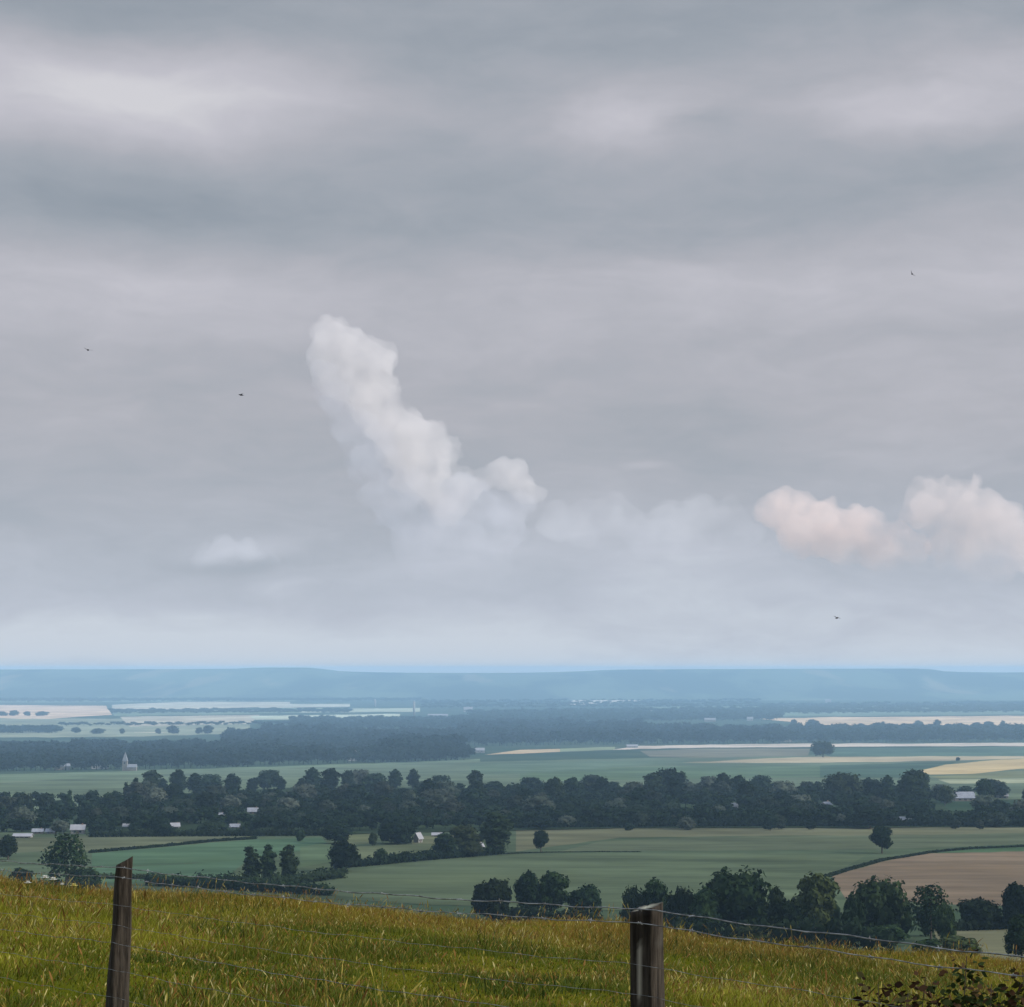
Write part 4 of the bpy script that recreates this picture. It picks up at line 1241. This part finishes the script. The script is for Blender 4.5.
def blades(name, label, n, ymin, ymax, half, kind, seed, hmin, hmax, wid):
    r = np.random.default_rng(seed)
    y = ymin + (ymax - ymin) * r.random(n) ** .9
    x = (r.random(n) * 2 - 1) * (half[0] + half[1] * y)
    clump = sstep(.25, .75, vnoise(x, y * .7, 1.5, 1) * .45 + vnoise(x, y * .8, .5, 2) * .35 + vnoise(x, y, .2, 9) * .2)
    keep = r.random(n) < .62 + .45 * clump
    if kind == 'tuft':
        keep = vnoise(x, y * .55, 1.1, 31) > .66
        kind = 'blade'; tuft = True
    else:
        tuft = False
    x, y, clump = x[keep], y[keep], clump[keep]; n = len(x)
    z = terrain(x, y) - .02
    big = vnoise(x, y, 4.5, 5) * .55 + vnoise(x, y, 1.7, 6) * .45
    h = (hmin + (hmax - hmin) * r.random(n)) * (.40 + 1.0 * clump) * (1 - .25 * (1 - sstep(.35, .6, big)))
    ang = r.random(n) * 6.283; lean = h * (.15 + .5 * r.random(n) ** 1.5)
    wa = r.random(n) * 6.283
    dx, dy = np.cos(ang) * lean + .06 * h, np.sin(ang) * lean
    wx, wy = np.cos(wa), np.sin(wa) * .6
    w = wid * (.6 + .8 * r.random(n))
    if kind == 'blade':
        ts = [0, .5, .8, 1.0]; ws = [1.0, .85, .5, 0]
    else:
        ts = [0, .55, .72, .80, .93, 1.0]; ws = [.45, .4, .35, 1.5, 1.1, 0]
    nv = 2 * (len(ts) - 1) + 1
    P = np.zeros((n, nv, 3))
    for k, (t, q) in enumerate(zip(ts, ws)):
        bx = x + dx * t ** 2; by = y + dy * t ** 2; bz = z + h * (t - .12 * t ** 2)
        if k < len(ts) - 1:
            P[:, 2 * k] = np.stack([bx - wx * w * q, by - wy * w * q, bz], 1)
            P[:, 2 * k + 1] = np.stack([bx + wx * w * q, by + wy * w * q, bz], 1)
        else:
            P[:, 2 * k] = np.stack([bx, by, bz], 1)
    nf = len(ts) - 1
    fl = []
    off = np.arange(n)[:, None] * nv
    quads = np.concatenate([off + np.array([[2*k, 2*k+1, 2*k+3, 2*k+2]]) for k in range(nf - 1)], 1).reshape(n, nf - 1, 4)
    tri = off + np.array([[2*(nf-1), 2*(nf-1)+1, 2*nf]])
    loops = np.concatenate([quads.reshape(n, -1), tri], 1).ravel()
    tot = np.tile(np.array([4] * (nf - 1) + [3]), n)
    start = np.concatenate([[0], np.cumsum(tot)[:-1]])
    me = bpy.data.meshes.new(name)
    me.vertices.add(n * nv); me.vertices.foreach_set('co', P.ravel())
    me.loops.add(len(loops)); me.loops.foreach_set('vertex_index', loops)
    me.polygons.add(len(tot)); me.polygons.foreach_set('loop_start', start); me.polygons.foreach_set('loop_total', tot)
    me.update(calc_edges=True)
    # colour of each blade: green leaves, straw stems, rusty seed heads
    dry = sstep(.35, .75, .55 * big + .55 * sstep(19, 31, y) + .12 * (r.random(n) - .5))
    if kind == 'blade':
        g1 = np.array([.080, .102, .006]); g2 = np.array([.232, .230, .016]); g3 = np.array([.034, .062, .005]); s1 = np.array([.235, .138, .024])
        m1 = np.clip(.25 * r.random(n) + .75 * vnoise(x, y * .6, .9, 7) + .35 * (clump - .5), 0, 1)[:, None]
        c = g1 * (1 - m1) + g2 * m1
        gg = (sstep(.46, .62, vnoise(x, y * .5, 2.4, 8)) * .7)[:, None]
        c = c * (1 - gg) + g3 * gg
        mm = np.clip(dry * r.random(n) * 1.3, 0, 1)[:, None]
        c = c * (1 - mm) + s1 * mm
        if tuft: c = np.array([.030, .056, .006]) * (.6 + .8 * r.random(n))[:, None]
        Cc = np.repeat(c[:, None, :], nv, 1)
    else:
        st = np.array([.24, .195, .035]); rust = np.array([.19, .095, .022]); pale = np.array([.36, .31, .12])
        m1 = r.random(n)
        head = np.where((m1 < .38)[:, None], rust, np.where((m1 < .86)[:, None], st, pale))
        head = head * (.7 + .5 * r.random(n)[:, None])
        Cc = np.repeat(st[None, None, :] * .7, n, 0).repeat(nv, 1)
        Cc[:, 4:, :] = head[:, None, :]
    A = np.ones((n, nv, 4)); A[:, :, :3] = Cc
    ca = me.color_attributes.new('tint', 'FLOAT_COLOR', 'POINT'); ca.data.foreach_set('color', A.ravel())
    me.materials.append(M_GRASS)
    o = bpy.data.objects.new(name, me); COL.objects.link(o)
    tag(o, label, 'grass', kind='stuff')
    return o


M_GRASS = grass_mat()
blades('meadow_grass', 'long rough green and straw coloured grass covering the meadow', 520000, 9, 33.5, (2.0, .31), 'blade', 3, .04, .14, .0040)
blades('meadow_grass', 'short rough grass around the fence and behind the camera', 50000, 1.5, 10, (4.0, .3), 'blade', 4, .08, .24, .004)
blades('seed_grass', 'rusty and straw seed heads standing above the meadow grass', 70000, 10, 34, (2.0, .31), 'stem', 5, .09, .21, .0030)
blades('seed_grass', 'sparse grass seed heads on the slope beyond the meadow edge', 20000, 33, 60, (2.0, .31), 'stem', 6, .12, .26, .006)
blades('tall_stalks', 'scattered tall dry stalks standing out of the meadow grass', 4200, 11, 33, (2.0, .31), 'stem', 21, .22, .40, .0042)
blades('rush_tufts', 'dark green rushy tufts scattered through the meadow grass', 26000, 12, 32, (2.0, .31), 'tuft', 22, .10, .24, .0045)

# white and yellow meadow flowers
M_PETAL = plain('petal_white', (.55, .54, .48), .08, 30)
M_PETALY = plain('petal_yellow', (.50, .44, .14), .1, 30)
M_STEM = plain('flower_stem', (.10, .13, .03), .2, 20)
GFL = 'flowers standing out of the meadow grass'
for px, py, y, yel, sz, l_ in [(28, 884, 24, 0, .05, 'white flower head, leftmost of the flowers near the left end of the meadow edge'),
                               (45, 879, 24, 0, .06, 'white flower head, left one of the close pair at the meadow edge'),
                               (53, 881, 24, 0, .065, 'white flower head, right one of the close pair at the meadow edge'),
                               (74, 887, 23, 1, .055, 'yellowish flower head right of the white pair at the meadow edge'),
                               (62, 885, 24, 0, .035, 'small pale flower between the white pair and the yellowish one'),
                               (857, 979, 16, 1, .02, 'yellowish flower in the grass left of the brown-leaved shrub'),
                               (381, 1002, 15, 1, .016, 'tiny pale flower at the bottom of the meadow, middle')]:
    tp = at_d(px, py, y)
    z0 = float(terrain(tp.x, y))
    tp.z = max(tp.z, z0 + .25)
    r = empty('meadow_flower', (tp.x, y, z0)); tag(r, l_, 'flower', GFL)
    hh = tp.z - z0
    g = Geo(); g.tube([(0, 0, -.03), (.01, .01, hh * .5), (0, 0, hh)], [.005, .004, .003], 5); g.build('stem', M_STEM, r)
    g = Geo()
    for k in range(9):
        a = k * .698; ca, sa = math.cos(a), math.sin(a); w = .28 * sz
        g.add([(0, 0, hh), (ca * sz * .6 - sa * w, sa * sz * .6 + ca * w, hh + .3 * sz), (ca * sz, sa * sz, hh + .38 * sz), (ca * sz * .6 + sa * w, sa * sz * .6 - ca * w, hh + .3 * sz)], [(0, 1, 2, 3)])
        g.add([(0, 0, hh + .01), (ca * sz * .3 - sa * w, sa * sz * .3 + ca * w, hh + .5 * sz), (ca * sz * .5, sa * sz * .5, hh + .75 * sz), (ca * sz * .3 + sa * w, sa * sz * .3 - ca * w, hh + .5 * sz)], [(0, 1, 2, 3)])
    g.build('petals', M_PETALY if yel else M_PETAL, r)


# ------------------------------------------------------------------ shrubs by the fence, lower right
def shrub(px, ptop, y, label, spread, nst, brown, seed):
    rg = random.Random(seed)
    tp = at_d(px, ptop, y); z0 = float(terrain(tp.x, y)); hh = tp.z - z0
    r = empty('bramble_shrub', (tp.x, y, z0)); tag(r, label, 'shrub', 'leafy shrubs by the fence at the lower right')
    gs = Geo(); gl = Geo(); gb = Geo()
    nst = int(nst * 2.6); spread *= 1.0
    for k in range(nst):
        a = rg.uniform(0, 6.28); d = spread * rg.random() ** .6 * (0 if k == 0 else 1)
        hk = hh * (1 if k == 0 else rg.uniform(.5, .97 - .25 * (d / spread)))
        e = Vector((math.cos(a) * d + rg.uniform(-.03, .03), math.sin(a) * d, hk)); s = Vector((e.x * .35, e.y * .35, -.05))
        mid = s.lerp(e, .5) + Vector((rg.uniform(-.07, .07), rg.uniform(-.07, .07), 0))
        gs.tube([s, mid, e], [.005, .0035, .0018], 5)
        n = int(190 + hk * 210)
        for i in range(n):
            t = .12 + .88 * i / n
            p = (s.lerp(mid, t * 2) if t < .5 else mid.lerp(e, t * 2 - 1))
            az = i * 2.4 + rg.uniform(-.5, .5); L = rg.uniform(.024, .058) * (1.15 - .4 * t)
            o = Vector((math.cos(az), math.sin(az), rg.uniform(-.5, .6)))
            q = p + o * rg.uniform(.01, .13) * (1.2 - .6 * t) + Vector((0, 0, rg.uniform(-.02, .02))); tip = q + o * L + Vector((0, 0, -.25 * L))
            fi = rg.uniform(-1.4, 1.4); sd = (o.cross(Vector((0, 0, 1))).normalized() * math.cos(fi) + Vector((0, 0, 1)) * math.sin(fi)) * L * .36
            m1 = q.lerp(tip, .45)
            (gb if rg.random() < brown else gl).add([q, q.lerp(tip, .22) + sd * .75, q.lerp(tip, .55) + sd, tip, q.lerp(tip, .55) - sd, q.lerp(tip, .22) - sd * .75], [(0, 1, 2, 3), (0, 3, 4, 5)])
    gs.build('stem', M_BARK, r)
    gl.build('leaves', M_BUSH, r)
    if gb.v: tag(gb.build('leaves', M_BROWNLEAF, r), 'brownish red leaves among the green')


shrub(963, 956, 8.2, 'tall dark pointed shrub by the fence, highest of the shrubs at lower right', .17, 11, .25, 1)
shrub(932, 978, 8.0, 'brown-leaved shrub just left of the tall pointed one at lower right', .16, 10, .55, 2)
shrub(880, 984, 8.0, 'low reddish brown shrub, leftmost of the shrubs at lower right', .14, 8, .7, 3)
shrub(993, 984, 8.0, 'low green shrub right of the tall pointed one at lower right', .17, 10, .25, 4)
shrub(1018, 972, 7.8, 'dark brown-leaved shrub at the lower right corner of the picture', .14, 9, .5, 5)
shrub(906, 993, 7.7, 'low mixed green and brown shrub between the reddish one and the brown-leaved one', .16, 9, .45, 7)


# ------------------------------------------------------------------ haze
def haze():
    g = Geo()
    x = 13500; y0, y1 = -150, 13300; z0, z1 = EYE - 158.5, EYE + 14
    g.box((0, (y0 + y1) / 2, (z0 + z1) / 2), (2 * x, y1 - y0, z1 - z0))
    m = bpy.data.materials.new('haze_air'); m.use_nodes = True; nt = m.node_tree; nt.nodes.clear()
    out = nt.nodes.new('ShaderNodeOutputMaterial'); pv = nt.nodes.new('ShaderNodeVolumePrincipled')
    pv.inputs['Color'].default_value = HAZE_COL; pv.inputs['Density'].default_value = HAZE_D
    pv.inputs['Anisotropy'].default_value = 0
    nt.links.new(pv.outputs[0], out.inputs['Volume'])
    o = g.build('haze', m); tag(o, 'pale blue air between the meadow and the far hills', 'haze', kind='stuff')


HAZE_COL = (.47, .74, 1.0, 1); HAZE_D = 1.1e-4
haze()

# ------------------------------------------------------------------ render settings
S.render.engine = 'CYCLES'
S.view_settings.view_transform = 'Standard'; S.view_settings.look = 'None'
S.view_settings.exposure = 0; S.view_settings.gamma = 1
S.cycles.use_denoising = True
S.cycles.volume_bounces = 3; S.cycles.max_bounces = 8; S.cycles.diffuse_bounces = 3; S.cycles.transparent_max_bounces = 8
S.cycles.volume_max_steps = 256
